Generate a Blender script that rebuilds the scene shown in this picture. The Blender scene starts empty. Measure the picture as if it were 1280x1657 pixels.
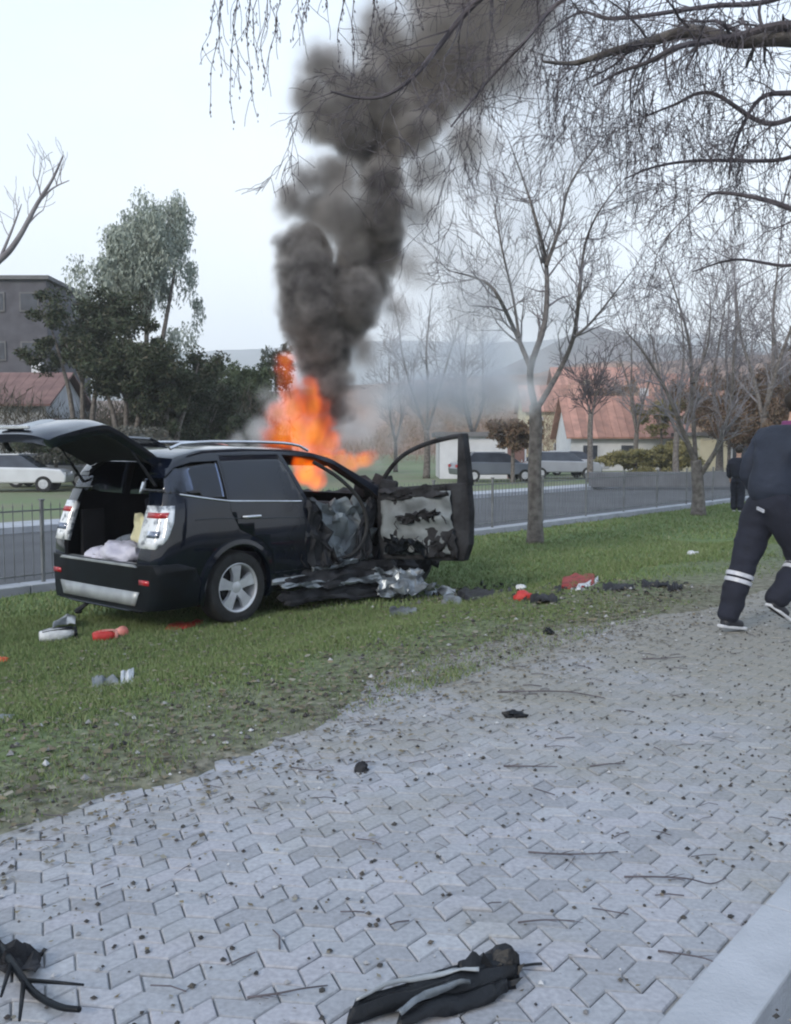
import bpy, bmesh, math, random
import numpy as np
from mathutils import Vector, Matrix, Euler, noise
R = math.radians
def curve(xs, ys): return lambda x: float(np.interp(x, xs, ys))
random.seed(7); rng = np.random.default_rng(7)
C = bpy.context.scene.collection
scene = bpy.context.scene

# ------------------------------------------------------------------ camera
F = 1500.0; PX0, PY0 = 640.0, 828.5; CAMZ = 1.40
PITCH = math.atan((PY0 - 720.0) / F)
cd = bpy.data.cameras.new('camera'); cam = bpy.data.objects.new('camera', cd); C.objects.link(cam)
cam.location = (0, 0, CAMZ); cam.rotation_euler = (R(90) - PITCH, 0, 0)
cd.sensor_fit = 'HORIZONTAL'; cd.sensor_width = 36.0; cd.lens = 36.0 * F / 1280.0
cd.clip_start = 0.05; cd.clip_end = 6000
scene.camera = cam

# ------------------------------------------------------------------ world, sun
world = bpy.data.worlds.new('World'); scene.world = world; world.use_nodes = True
wn = world.node_tree; wn.nodes.clear()
def wnode(t, **k):
    n = wn.nodes.new(t)
    for a, b in k.items(): setattr(n, a, b)
    return n
SUN_EL, SUN_AZ = R(28), R(215)
sky = wnode('ShaderNodeTexSky', sky_type='NISHITA', sun_disc=False, sun_elevation=SUN_EL, sun_rotation=SUN_AZ)
sky.air_density = 1.2; sky.dust_density = 3.0
bg1 = wnode('ShaderNodeBackground'); bg1.inputs['Strength'].default_value = 0.10
wn.links.new(sky.outputs[0], bg1.inputs[0])
tc = wnode('ShaderNodeTexCoord'); mp = wnode('ShaderNodeMapping'); mp.inputs['Scale'].default_value = (1, 1, 2.2)
wn.links.new(tc.outputs['Generated'], mp.inputs[0])
nz = wnode('ShaderNodeTexNoise'); nz.inputs['Scale'].default_value = 1.6; nz.inputs['Detail'].default_value = 5
wn.links.new(mp.outputs[0], nz.inputs['Vector'])
cr = wnode('ShaderNodeValToRGB')
cr.color_ramp.elements[0].position = .35; cr.color_ramp.elements[0].color = (.76, .83, .93, 1)
cr.color_ramp.elements[1].position = .70; cr.color_ramp.elements[1].color = (.96, .98, .99, 1)
wn.links.new(nz.outputs['Fac'], cr.inputs[0])
bg2 = wnode('ShaderNodeBackground'); bg2.inputs['Strength'].default_value = 1.15
sxyz = wnode('ShaderNodeSeparateXYZ'); wn.links.new(tc.outputs['Generated'], sxyz.inputs[0])
gr2 = wnode('ShaderNodeValToRGB'); gr2.color_ramp.elements[0].position = .0; gr2.color_ramp.elements[0].color = (1, .985, .955, 1)
gr2.color_ramp.elements[1].position = .55; gr2.color_ramp.elements[1].color = (.70, .81, .97, 1); wn.links.new(sxyz.outputs['Z'], gr2.inputs[0])
mul = wnode('ShaderNodeMix'); mul.data_type = 'RGBA'; mul.blend_type = 'MULTIPLY'; mul.inputs[0].default_value = 1
wn.links.new(cr.outputs[0], mul.inputs[6]); wn.links.new(gr2.outputs[0], mul.inputs[7]); wn.links.new(mul.outputs[2], bg2.inputs[0])
mx = wnode('ShaderNodeMixShader'); mx.inputs[0].default_value = 0.80
wn.links.new(bg1.outputs[0], mx.inputs[1]); wn.links.new(bg2.outputs[0], mx.inputs[2])
wo = wnode('ShaderNodeOutputWorld'); wn.links.new(mx.outputs[0], wo.inputs['Surface'])
sl = bpy.data.lights.new('sun', 'SUN'); sl.energy = 1.7; sl.angle = R(14); sl.color = (1, .91, .78)
so = bpy.data.objects.new('sun', sl); C.objects.link(so)
sd = Vector((math.sin(SUN_AZ) * math.cos(SUN_EL), math.cos(SUN_AZ) * math.cos(SUN_EL), math.sin(SUN_EL)))
so.rotation_euler = sd.to_track_quat('Z', 'Y').to_euler()
scene.view_settings.view_transform = 'Standard'; scene.view_settings.look = 'None'
scene.view_settings.exposure = 0.55; scene.view_settings.gamma = 1
scene.view_settings.use_curve_mapping = False
cy = scene.cycles
cy.use_denoising = True; cy.max_bounces = 6; cy.diffuse_bounces = 3; cy.glossy_bounces = 3
cy.transmission_bounces = 5; cy.transparent_max_bounces = 10; cy.volume_bounces = 2
cy.volume_max_steps = 160; cy.sample_clamp_indirect = 4.0; cy.filter_width = 2.1

# ------------------------------------------------------------------ places
U = Vector((math.cos(R(50)), math.sin(R(50)), 0)); V = Vector((-math.sin(R(50)), math.cos(R(50)), 0))
def aq(a, q, z=0): p = U * a + V * q; return Vector((p.x, p.y, z))
def sstep(e0, e1, x):
    t = min(1, max(0, (x - e0) / (e1 - e0))); return t * t * (3 - 2 * t)
ROADZ = -0.50
def H(x, y):
    q = -.76604 * x + .64279 * y
    if q < .70: return -.14
    if q < 3.95: return 0.0
    if q < 10.75:
        z = -.33 * sstep(3.95, 6.4, q) - .09 * sstep(6.3, 10.6, q)
        return z + .03 * (noise.noise(Vector((x * .8, y * .8, 0)))) * sstep(3.3, 4.5, q)
    if q < 20: return ROADZ
    return ROADZ - .02
def ray(px, py):
    x = (px - PX0) / F; y = -(py - PY0) / F
    c, s = math.cos(PITCH), math.sin(PITCH)
    return Vector((x, c + y * s, -s + y * c))      # forward has length about 1
def W(px, py, Y):
    d = ray(px, py); return Vector((0, 0, CAMZ)) + d * (Y / d.y)
def G(px, py):
    d = ray(px, py); z = 0.0; p = None
    for _ in range(30):
        t = (z - CAMZ) / d.z; p = Vector((0, 0, CAMZ)) + d * t; z = .5 * z + .5 * H(p.x, p.y)
    p.z = H(p.x, p.y); return p

# ------------------------------------------------------------------ materials
def lk(nt, a, b): nt.links.new(a, b)
def mat(name, c1, c2=None, scale=3.0, rough=.7, metal=0.0, bump=0.0, bscale=None, detail=6, island=0.0, objrand=0.0,
        coat=0.0, spec=.5, contrast=(.35, .65), world_co=False, trans=0.0, alpha=1.0):
    m = bpy.data.materials.new(name); m.use_nodes = True; nt = m.node_tree; N = nt.nodes
    b = N['Principled BSDF']; b.inputs['Roughness'].default_value = rough; b.inputs['Metallic'].default_value = metal
    b.inputs['Coat Weight'].default_value = coat; b.inputs['Specular IOR Level'].default_value = spec
    b.inputs['Transmission Weight'].default_value = trans; b.inputs['Alpha'].default_value = alpha
    t = N.new('ShaderNodeTexCoord'); geo = N.new('ShaderNodeNewGeometry')
    co = geo.outputs['Position'] if world_co else t.outputs['Object']
    n = N.new('ShaderNodeTexNoise'); n.inputs['Scale'].default_value = scale; n.inputs['Detail'].default_value = detail
    lk(nt, co, n.inputs['Vector'])
    r = N.new('ShaderNodeValToRGB'); e = r.color_ramp.elements
    c2 = c2 or tuple(v * .7 for v in c1)
    e[0].position = contrast[0]; e[0].color = (*c2, 1); e[1].position = contrast[1]; e[1].color = (*c1, 1)
    lk(nt, n.outputs['Fac'], r.inputs[0]); col = r.outputs[0]
    if island or objrand:
        if island: src = geo.outputs['Random Per Island']; amt = island
        else: oi = N.new('ShaderNodeObjectInfo'); src = oi.outputs['Random']; amt = objrand
        if island and objrand:
            oi = N.new('ShaderNodeObjectInfo'); ad = N.new('ShaderNodeMath'); ad.operation = 'ADD'
            lk(nt, src, ad.inputs[0]); lk(nt, oi.outputs['Random'], ad.inputs[1])
            fr = N.new('ShaderNodeMath'); fr.operation = 'FRACT'; lk(nt, ad.outputs[0], fr.inputs[0]); src = fr.outputs[0]
        mr = N.new('ShaderNodeMapRange'); mr.inputs[3].default_value = 1 - amt; mr.inputs[4].default_value = 1 + amt
        lk(nt, src, mr.inputs[0])
        vm = N.new('ShaderNodeVectorMath'); vm.operation = 'SCALE'; lk(nt, col, vm.inputs[0]); lk(nt, mr.outputs[0], vm.inputs['Scale']); col = vm.outputs[0]
    lk(nt, col, b.inputs['Base Color'])
    if bump:
        n2 = N.new('ShaderNodeTexNoise'); n2.inputs['Scale'].default_value = bscale or scale * 4; n2.inputs['Detail'].default_value = 5
        lk(nt, co, n2.inputs['Vector']); bp = N.new('ShaderNodeBump'); bp.inputs['Strength'].default_value = bump; bp.inputs['Distance'].default_value = .02
        lk(nt, n2.outputs['Fac'], bp.inputs['Height']); lk(nt, bp.outputs[0], b.inputs['Normal'])
    m['_c'] = 1
    return m
M = {}
M['paint'] = mat('dark_paint', (.005, .008, .018), (.003, .005, .010), 2.5, rough=.24, coat=.9, spec=.2)
M['soot'] = mat('sooty_metal', (.034, .036, .042), (.007, .007, .009), 5, rough=.8, bump=.6, bscale=14, spec=.25)
M['plastic'] = mat('black_plastic', (.007, .010, .014), (.005, .006, .008), 6, rough=.4, spec=.18)
M['rubber'] = mat('tyre_rubber', (.022, .023, .025), (.014, .014, .015), 12, rough=.85, bump=.2)
M['lining'] = mat('dark_lining', (.010, .011, .016), (.006, .006, .010), 6, rough=.9)
M['fabric'] = mat('seat_fabric', (.045, .045, .065), (.03, .03, .045), 20, rough=.9)
M['silver'] = mat('silver_plastic', (.36, .39, .41), (.25, .27, .29), 6, rough=.42, metal=.3)
M['chrome'] = mat('bright_trim', (.65, .67, .70), (.5, .5, .52), 6, rough=.25, metal=.8)
M['alloy'] = mat('alloy', (.60, .62, .65), (.45, .46, .5), 8, rough=.35, metal=.35)
def tinted():
    m = bpy.data.materials.new('tinted_glass'); m.use_nodes = True; nt = m.node_tree; N = nt.nodes; N.remove(N['Principled BSDF'])
    tr = N.new('ShaderNodeBsdfTransparent'); tr.inputs[0].default_value = (.52, .56, .64, 1); gl_ = N.new('ShaderNodeBsdfGlossy'); gl_.inputs['Roughness'].default_value = .04; gl_.inputs[0].default_value = (.9, .93, 1, 1)
    fz = N.new('ShaderNodeFresnel'); fz.inputs[0].default_value = 1.6; mx_ = N.new('ShaderNodeMixShader'); lk(nt, fz.outputs[0], mx_.inputs[0]); lk(nt, tr.outputs[0], mx_.inputs[1]); lk(nt, gl_.outputs[0], mx_.inputs[2]); lk(nt, mx_.outputs[0], N['Material Output'].inputs['Surface']); return m
M['glass_dark'] = tinted()
M['lampclear'] = mat('lamp_plastic', (.72, .76, .82), (.16, .18, .21), 14, rough=.12, coat=1, contrast=(.36, .50))
M['red'] = mat('red_plastic', (.45, .02, .03), (.3, .01, .02), 6, rough=.3, coat=.5)
M['inner'] = mat('scorched_door_trim', (.20, .23, .25), (.075, .085, .095), 3.2, rough=.7, bump=.5, bscale=11, contrast=(.3, .62))
M['bentsilver'] = mat('torn_bare_metal', (.34, .38, .42), (.06, .07, .08), 5.0, rough=.38, metal=.5, bump=.5, bscale=10)
M['bark'] = mat('grey_bark', (.18, .165, .155), (.085, .075, .07), 9, rough=.95, bump=.8, bscale=40, world_co=True)
M['twig'] = mat('dark_twig', (.11, .098, .11), (.06, .052, .06), 9, rough=.9, world_co=True)
M['twigpale'] = mat('pale_twig', (.25, .24, .255), (.16, .15, .165), 9, rough=.9, world_co=True)
M['concrete'] = mat('concrete', (.37, .39, .43), (.28, .30, .33), 3, rough=.9, bump=.25, bscale=60, world_co=True)
M['asphalt'] = mat('asphalt', (.075, .08, .088), (.05, .054, .06), .7, rough=.9, bump=.3, bscale=90, world_co=True)
M['fencegrey'] = mat('galvanised_fence', (.20, .21, .22), (.13, .135, .14), 5, rough=.6, metal=.2, world_co=True)

def stuffcol(name, cols, rough=.85, spec=.3):
    m = bpy.data.materials.new(name); m.use_nodes = True; nt = m.node_tree; N = nt.nodes
    b = N['Principled BSDF']; b.inputs['Roughness'].default_value = rough; b.inputs['Specular IOR Level'].default_value = spec
    g = N.new('ShaderNodeNewGeometry'); r = N.new('ShaderNodeValToRGB'); r.color_ramp.interpolation = 'LINEAR'
    e = r.color_ramp.elements
    while len(e) < len(cols): e.new(.5)
    for i, c in enumerate(cols): e[i].position = i / (len(cols) - 1); e[i].color = (*c, 1)
    lk(nt, g.outputs['Random Per Island'], r.inputs[0]); lk(nt, r.outputs[0], b.inputs['Base Color'])
    return m

# ------------------------------------------------------------------ mesh helpers
class MB:
    def __init__(s): s.v = []; s.f = []
    def add(s, vs, fs):
        o = len(s.v); s.v += [tuple(v) for v in vs]; s.f += [tuple(i + o for i in f) for f in fs]; return s
    def box(s, c, d, rot=None):
        x, y, z = d[0] / 2, d[1] / 2, d[2] / 2
        vs = [Vector((i, j, k)) for k in (-z, z) for j in (-y, y) for i in (-x, x)]
        if rot is not None: vs = [rot @ v for v in vs]
        vs = [v + Vector(c) for v in vs]
        return s.add(vs, [(0, 2, 3, 1), (4, 5, 7, 6), (0, 1, 5, 4), (2, 6, 7, 3), (0, 4, 6, 2), (1, 3, 7, 5)])
    def tube(s, pts, rad, n=6, cap=True):
        pts = [Vector(p) for p in pts]
        if not hasattr(rad, '__len__'): rad = [rad] * len(pts)
        o = len(s.v); d0 = (pts[1] - pts[0]).normalized(); up = Vector((0, 0, 1)) if abs(d0.z) < .9 else Vector((1, 0, 0))
        for i, p in enumerate(pts):
            d = (pts[min(i + 1, len(pts) - 1)] - pts[max(i - 1, 0)]).normalized()
            a = d.cross(up)
            if a.length < 1e-4: a = d.cross(Vector((1, .3, 0)))
            a.normalize(); b = d.cross(a); up = a.cross(d)
            for k in range(n):
                t = 2 * math.pi * k / n; s.v.append(tuple(p + (a * math.cos(t) + b * math.sin(t)) * rad[i]))
        for i in range(len(pts) - 1):
            for k in range(n):
                k2 = (k + 1) % n; s.f.append((o + i * n + k, o + i * n + k2, o + (i + 1) * n + k2, o + (i + 1) * n + k))
        if cap:
            s.f.append(tuple(o + k for k in range(n))[::-1]); e = o + (len(pts) - 1) * n; s.f.append(tuple(e + k for k in range(n)))
        return s
    def grid(s, rows, close=False):
        n = len(rows[0]); o = len(s.v)
        for r in rows: s.v += [tuple(p) for p in r]
        for i in range(len(rows) - 1):
            for j in range(n if close else n - 1):
                j2 = (j + 1) % n; s.f.append((o + i * n + j, o + i * n + j2, o + (i + 1) * n + j2, o + (i + 1) * n + j))
        return s
    def prism(s, poly, y0, y1, axis='y'):
        n = len(poly)
        def P(a, b, c): return (a, c, b) if axis == 'y' else ((c, a, b) if axis == 'x' else (a, b, c))
        vs = [P(a, b, y0) for a, b in poly] + [P(a, b, y1) for a, b in poly]
        return s.add(vs, [tuple(range(n))[::-1], tuple(range(n, 2 * n))] + [(i, (i + 1) % n, n + (i + 1) % n, n + i) for i in range(n)])
    def lathe(s, prof, c=(0, 0, 0), n=24, axis='z'):
        rows = []
        for r, h in prof:
            row = []
            for k in range(n):
                t = 2 * math.pi * k / n
                v = (r * math.cos(t), r * math.sin(t), h) if axis == 'z' else (r * math.cos(t), h, r * math.sin(t))
                row.append((v[0] + c[0], v[1] + c[1], v[2] + c[2]))
            rows.append(row)
        return s.grid(rows, True)
    def build(s, name, m, parent=None, smooth=False, angle=35, bevel=0, solid=0, fixn=True, loc=None):
        me = bpy.data.meshes.new(name); me.from_pydata(s.v, [], s.f)
        for mm in (m if isinstance(m, (list, tuple)) else [m]): me.materials.append(mm)
        if fixn and len(s.f) < 60000:
            bm = bmesh.new(); bm.from_mesh(me); bmesh.ops.recalc_face_normals(bm, faces=bm.faces); bm.to_mesh(me); bm.free()
        if smooth:
            me.polygons.foreach_set('use_smooth', [True] * len(me.polygons)); me.set_sharp_from_angle(angle=R(angle))
        o = bpy.data.objects.new(name, me); C.objects.link(o); o.parent = parent
        if loc is not None: o.location = loc
        if solid: md = o.modifiers.new('s', 'SOLIDIFY'); md.thickness = solid; md.offset = 0
        if bevel: md = o.modifiers.new('b', 'BEVEL'); md.width = bevel; md.segments = 2; md.limit_method = 'ANGLE'
        return o
def tag(o, label=None, cat=None, group=None, kind=None):
    if label: o['label'] = label
    if cat: o['category'] = cat
    if group: o['group'] = group
    if kind: o['kind'] = kind
    return o
def empty(name, loc, rz=0, label=None, cat=None, group=None):
    o = bpy.data.objects.new(name, None); C.objects.link(o); o.location = loc; o.rotation_euler = (0, 0, rz); o.empty_display_size = .2
    return tag(o, label, cat, group)
def copy_tree(o, parent=None):
    c = o.copy(); C.objects.link(c); c.parent = parent
    for ch in list(o.children): copy_tree(ch, c)
    return c
def numpy_tris(name, verts, m, per=3):
    n = len(verts) // per
    me = bpy.data.meshes.new(name); me.vertices.add(len(verts)); me.vertices.foreach_set('co', np.asarray(verts, dtype=np.float32).ravel())
    me.loops.add(n * per); me.loops.foreach_set('vertex_index', np.arange(n * per, dtype=np.int32))
    me.polygons.add(n); me.polygons.foreach_set('loop_start', np.arange(0, n * per, per, dtype=np.int32))
    me.update(calc_edges=True); me.materials.append(m)
    o = bpy.data.objects.new(name, me); C.objects.link(o); return o
def smoothpath(pts, k=4):
    pts = [Vector(p) for p in pts]; out = []
    for i in range(len(pts) - 1):
        p0 = pts[max(i - 1, 0)]; p1 = pts[i]; p2 = pts[i + 1]; p3 = pts[min(i + 2, len(pts) - 1)]
        for j in range(k):
            t = j / k
            out.append(.5 * ((2 * p1) + (p2 - p0) * t + (2 * p0 - 5 * p1 + 4 * p2 - p3) * t * t + (3 * p1 - p0 - 3 * p2 + p3) * t ** 3))
    out.append(pts[-1]); return out
def lerp(a, b, t): return a + (b - a) * t

# ================================================================== GROUND
def strip(name, q0, q1, z0, z1, m, a0=-60, a1=260, kind='structure', nq=1):
    rows = [[aq(a, lerp(q0, q1, k / nq), lerp(z0, z1, k / nq)) for k in range(nq + 1)] for a in np.linspace(a0, a1, 60)]
    return tag(MB().grid(rows).build(name, m), kind=kind)
soil = mat('dry_soil', (.20, .185, .15), (.13, .118, .095), 1.2, rough=.95, bump=.5, bscale=30, world_co=True)
strip('road', -12, .72, -.145, -.14, M['asphalt'], -30, 60)
road2 = strip('road', 10.98, 19.0, ROADZ, ROADZ, M['asphalt'])
far_grass = mat('rough_far_grass', (.12, .165, .075), (.15, .155, .095), .25, rough=.95, bump=.6, bscale=6, world_co=True, contrast=(.4, .6))
strip('sidewalk', 19.15, 20.6, ROADZ + .12, ROADZ + .12, M['concrete'])
kb = MB()
for a in range(-60, 200, 4): kb.box(aq(a + 2, 19.07, ROADZ + .03), (3.98, .15, .22), Matrix.Rotation(R(50), 3, 'Z'))
tag(kb.build('kerb', M['concrete']), kind='structure')
g = MB()
rows = []
for a in np.linspace(-900, 1600, 50):
    rows.append([aq(a, q, ROADZ + .10) for q in (20.6, 30, 40, 60, 90, 140, 300, 900, 2600)])
tag(g.grid(rows).build('ground', far_grass), kind='structure')
MB_under = MB().grid([[Vector((x, y, -.9)) for x in (-900, 900, 2600)] for y in (-600, 900, 2900)])
tag(MB_under.build('terrain', soil), kind='structure')

# lawn with its ragged edge towards the pavers
QE = curve([-14, 1, 1.57, 2.06, 2.5, 2.93, 3.54, 4.08, 4.84, 5.85, 6.74, 7.72, 9.07, 14, 20, 90], [3.1, 3.15, 3.18, 3.15, 3.08, 3.18, 3.27, 3.6, 3.72, 3.62, 3.34, 2.95, 2.95, 3.0, 3.05, 3.1])
def qedge(a):
    return QE(a) + .07 * noise.noise(Vector((a * 1.7, 3.1, 0))) + .06 * noise.noise(Vector((a * 4.1, 9.1, 0))) + .04 * noise.noise(Vector((a * 13, 2.1, 0)))
def lawnz(p, q, e):
    z = H(p.x, p.y)
    z += .010 + .012 * noise.noise(Vector((p.x * 3, p.y * 3, 1))) * sstep(e, e + .6, q)
    return z
rows = []
As = np.concatenate([np.linspace(-14, -4, 20)[:-1], np.linspace(-4, 14, 330)[:-1], np.linspace(14, 90, 110)])
Ts = np.concatenate([np.linspace(0, .25, 36)[:-1], np.linspace(.25, 1, 60)])
for a in As:
    e = qedge(a); r = []
    for t in Ts:
        q = lerp(e, 10.55, t); p = aq(a, q); r.append(Vector((p.x, p.y, lawnz(p, q, e) - (.02 if t == 0 else 0))))
    rows.append(r)
m = bpy.data.materials.new('lawn_soil_and_grass'); m.use_nodes = True; nt = m.node_tree; N = nt.nodes; b = N['Principled BSDF']
b.inputs['Roughness'].default_value = .95; b.inputs['Specular IOR Level'].default_value = .1
geo = N.new('ShaderNodeNewGeometry'); dp = N.new('ShaderNodeVectorMath'); dp.operation = 'DOT_PRODUCT'; dp.inputs[1].default_value = tuple(V)
lk(nt, geo.outputs['Position'], dp.inputs[0])
n1 = N.new('ShaderNodeTexNoise'); n1.inputs['Scale'].default_value = .9; n1.inputs['Detail'].default_value = 8; n1.inputs['Roughness'].default_value = .65
lk(nt, geo.outputs['Position'], n1.inputs['Vector'])
ma = N.new('ShaderNodeMath'); ma.operation = 'MULTIPLY_ADD'; ma.inputs[1].default_value = 2.6; lk(nt, n1.outputs['Fac'], ma.inputs[0]); lk(nt, dp.outputs['Value'], ma.inputs[2])
mr = N.new('ShaderNodeMapRange'); mr.inputs[1].default_value = 4.35; mr.inputs[2].default_value = 5.9; lk(nt, ma.outputs[0], mr.inputs[0])
n2 = N.new('ShaderNodeTexNoise'); n2.inputs['Scale'].default_value = 14; n2.inputs['Detail'].default_value = 8; lk(nt, geo.outputs['Position'], n2.inputs['Vector'])
r1 = N.new('ShaderNodeValToRGB'); r1.color_ramp.elements[0].color = (.105, .105, .08, 1); r1.color_ramp.elements[0].position = .35; r1.color_ramp.elements[1].color = (.23, .22, .18, 1); r1.color_ramp.elements[1].position = .68
lk(nt, n2.outputs['Fac'], r1.inputs[0])
r2 = N.new('ShaderNodeValToRGB'); r2.color_ramp.elements[0].color = (.075, .11, .045, 1); r2.color_ramp.elements[0].position = .3; r2.color_ramp.elements[1].color = (.15, .205, .09, 1); r2.color_ramp.elements[1].position = .7
lk(nt, n2.outputs['Fac'], r2.inputs[0])
mxx = N.new('ShaderNodeMix'); mxx.data_type = 'RGBA'; lk(nt, mr.outputs[0], mxx.inputs[0]); lk(nt, r1.outputs[0], mxx.inputs[6]); lk(nt, r2.outputs[0], mxx.inputs[7])
lk(nt, mxx.outputs[2], b.inputs['Base Color'])
bp = N.new('ShaderNodeBump'); bp.inputs['Strength'].default_value = .9; bp.inputs['Distance'].default_value = .03; lk(nt, n2.outputs['Fac'], bp.inputs['Height']); lk(nt, bp.outputs[0], b.inputs['Normal'])
M['lawn'] = m
tag(MB().grid(rows).build('lawn', m, smooth=True, angle=180), kind='structure')

# path bed, pavers
bed = mat('joint_sand', (.28, .285, .285), (.14, .14, .14), 5, rough=1, world_co=True)
path = tag(MB().grid([[aq(a, q, -.011) for q in (.88, 3.93)] for a in (-8, 40)]).build('path', bed), kind='structure')
pv = bpy.data.materials.new('paver_concrete'); pv.use_nodes = True; nt = pv.node_tree; N = nt.nodes; b = N['Principled BSDF']
b.inputs['Roughness'].default_value = .85; b.inputs['Specular IOR Level'].default_value = .25
geo = N.new('ShaderNodeNewGeometry'); oi = N.new('ShaderNodeObjectInfo')
ad = N.new('ShaderNodeMath'); ad.operation = 'ADD'; lk(nt, geo.outputs['Random Per Island'], ad.inputs[0]); lk(nt, oi.outputs['Random'], ad.inputs[1])
fr = N.new('ShaderNodeMath'); fr.operation = 'FRACT'; lk(nt, ad.outputs[0], fr.inputs[0])
rr = N.new('ShaderNodeValToRGB'); e = rr.color_ramp.elements; e[0].color = (.25, .26, .285, 1); e[1].color = (.345, .36, .39, 1)
x = e.new(.5); x.color = (.305, .32, .35, 1); x = e.new(.8); x.color = (.325, .33, .365, 1)
lk(nt, fr.outputs[0], rr.inputs[0])
na = N.new('ShaderNodeTexNoise'); na.inputs['Scale'].default_value = 1.1; na.inputs['Detail'].default_value = 9; na.inputs['Roughness'].default_value = .62; lk(nt, geo.outputs['Position'], na.inputs['Vector'])
sp = N.new('ShaderNodeSeparateXYZ'); lk(nt, geo.outputs['Position'], sp.inputs[0])
# more trodden-in soil further along the path
mr = N.new('ShaderNodeMapRange'); mr.inputs[1].default_value = 2.9; mr.inputs[2].default_value = 6.5; mr.inputs[3].default_value = -.12; mr.inputs[4].default_value = .26; lk(nt, sp.outputs['Y'], mr.inputs[0])
ad2 = N.new('ShaderNodeMath'); ad2.operation = 'ADD'; lk(nt, na.outputs['Fac'], ad2.inputs[0]); lk(nt, mr.outputs[0], ad2.inputs[1])
m2 = N.new('ShaderNodeMapRange'); m2.inputs[1].default_value = .40; m2.inputs[2].default_value = .70; m2.inputs[4].default_value = .9; lk(nt, ad2.outputs[0], m2.inputs[0])
mxx = N.new('ShaderNodeMix'); mxx.data_type = 'RGBA'; lk(nt, m2.outputs[0], mxx.inputs[0]); lk(nt, rr.outputs[0], mxx.inputs[6]); mxx.inputs[7].default_value = (.235, .23, .205, 1)
nb = N.new('ShaderNodeTexNoise'); nb.inputs['Scale'].default_value = 60; nb.inputs['Detail'].default_value = 4; lk(nt, geo.outputs['Position'], nb.inputs['Vector'])
m3 = N.new('ShaderNodeMapRange'); m3.inputs[1].default_value = .3; m3.inputs[2].default_value = .7; m3.inputs[3].default_value = .84; m3.inputs[4].default_value = 1.12; lk(nt, nb.outputs['Fac'], m3.inputs[0])
vs = N.new('ShaderNodeVectorMath'); vs.operation = 'SCALE'; lk(nt, mxx.outputs[2], vs.inputs[0]); lk(nt, m3.outputs[0], vs.inputs['Scale']); lk(nt, vs.outputs[0], b.inputs['Base Color'])
bp = N.new('ShaderNodeBump'); bp.inputs['Strength'].default_value = .35; bp.inputs['Distance'].default_value = .006; lk(nt, nb.outputs['Fac'], bp.inputs['Height']); lk(nt, bp.outputs[0], b.inputs['Normal'])
LA = .090
Av = Vector((math.cos(R(50)), math.sin(R(50)), 0)) * LA; Bv = Vector((math.cos(R(-7)), math.sin(R(-7)), 0)) * LA
Pv = Av + Bv; Ov = Vector((-Pv.y, Pv.x, 0)).normalized() * .086
def paver_geo(kind):
    s = [Vector((0, 0, 0)), Av, Av + Bv] if kind == 0 else [Vector((0, 0, 0)), Bv, Av + Bv]
    poly = s + [p + Ov for p in reversed(s)]; c = sum(poly, Vector()) / 6
    poly = [p - c for p in poly]
    def inset(d):
        out = []
        for i in range(6):
            p0, p1, p2 = poly[i - 1], poly[i], poly[(i + 1) % 6]
            d1 = (p1 - p0).normalized(); d2 = (p2 - p1).normalized()
            n1 = Vector((-d1.y, d1.x, 0)); n2 = Vector((-d2.y, d2.x, 0)); bis = n1 + n2
            out.append(p1 + bis * (d / max(.3, (1 + n1.dot(n2)))))
        return out
    l0, l1 = inset(.0020), inset(.0055)
    vs = [p + Vector((0, 0, -.05)) for p in l0] + [p + Vector((0, 0, -.005)) for p in l0] + list(l1)
    fs = []
    for k in range(6):
        k2 = (k + 1) % 6; fs += [(k, k2, 6 + k2, 6 + k), (6 + k, 6 + k2, 12 + k2, 12 + k)]
    fs += [(12, 13, 16, 17), (13, 14, 15, 16)]
    return [tuple(v) for v in vs], fs, c
pgeo = [paver_geo(0), paver_geo(1)]; pmesh = []
for k in (0, 1):
    me = bpy.data.meshes.new('paver'); me.from_pydata(pgeo[k][0], [], pgeo[k][1]); me.materials.append(pv); pmesh.append(me)
cells = []
for j in range(-100, 180):
    for i in range(-80, 120):
        k = j % 2; org = Ov * j + Pv * i + (Av if k else Vector())
        c = org + pgeo[k][2]; q = c.dot(V); a = c.dot(U)
        if .86 < q < 3.9 and -2.6 < a < 17:
            cells.append((a, q, k, c))
vis = []
for a, q, k, c in cells:
    px = 640 + F * c.x / max(.1, c.y); inv = c.y > 2.0 and -60 < px < 1340 and q < qedge(a) + .05
    vis.append((not inv, c.y, k, c))
vis.sort(key=lambda t: (t[0], t[1]))
rest = MB()
for n_, (o_, d_, k, c) in enumerate(vis):
    tilt = Euler((random.gauss(0, .006), random.gauss(0, .006), random.gauss(0, .008))); z = random.gauss(-.001, .0016)
    if n_ < 300:
        ob = bpy.data.objects.new('paver', pmesh[k]); C.objects.link(ob); ob.parent = path; ob.location = (c.x, c.y, z); ob.rotation_euler = tilt
    else:
        mt = tilt.to_matrix(); rest.add([mt @ Vector(v) + Vector((c.x, c.y, z)) for v in pgeo[k][0]], pgeo[k][1])
rest.build('paver', pv, path, fixn=False)['kind'] = 'stuff'

# kerb stones beside the path
kerb = tag(MB().grid([[aq(a, q, -.16) for q in (.70, .96)] for a in (-6, 40)]).build('kerb', bed), kind='structure')
km = None
for n_ in range(34):
    a = -4 + n_ * .8
    o = MB().box((0, 0, 0), (.792, .178, .30)).build('kerb_stone', M['concrete'], kerb, bevel=.008) if km is None else None
    if o is None: o = bpy.data.objects.new('kerb_stone', km); C.objects.link(o); o.parent = kerb; md = o.modifiers.new('b', 'BEVEL'); md.width = .008; md.segments = 2
    km = o.data; p = aq(a, .803, -.136 + random.uniform(-.003, .003)); o.location = p; o.rotation_euler = (0, 0, R(50) + random.uniform(-.006, .006))
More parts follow.
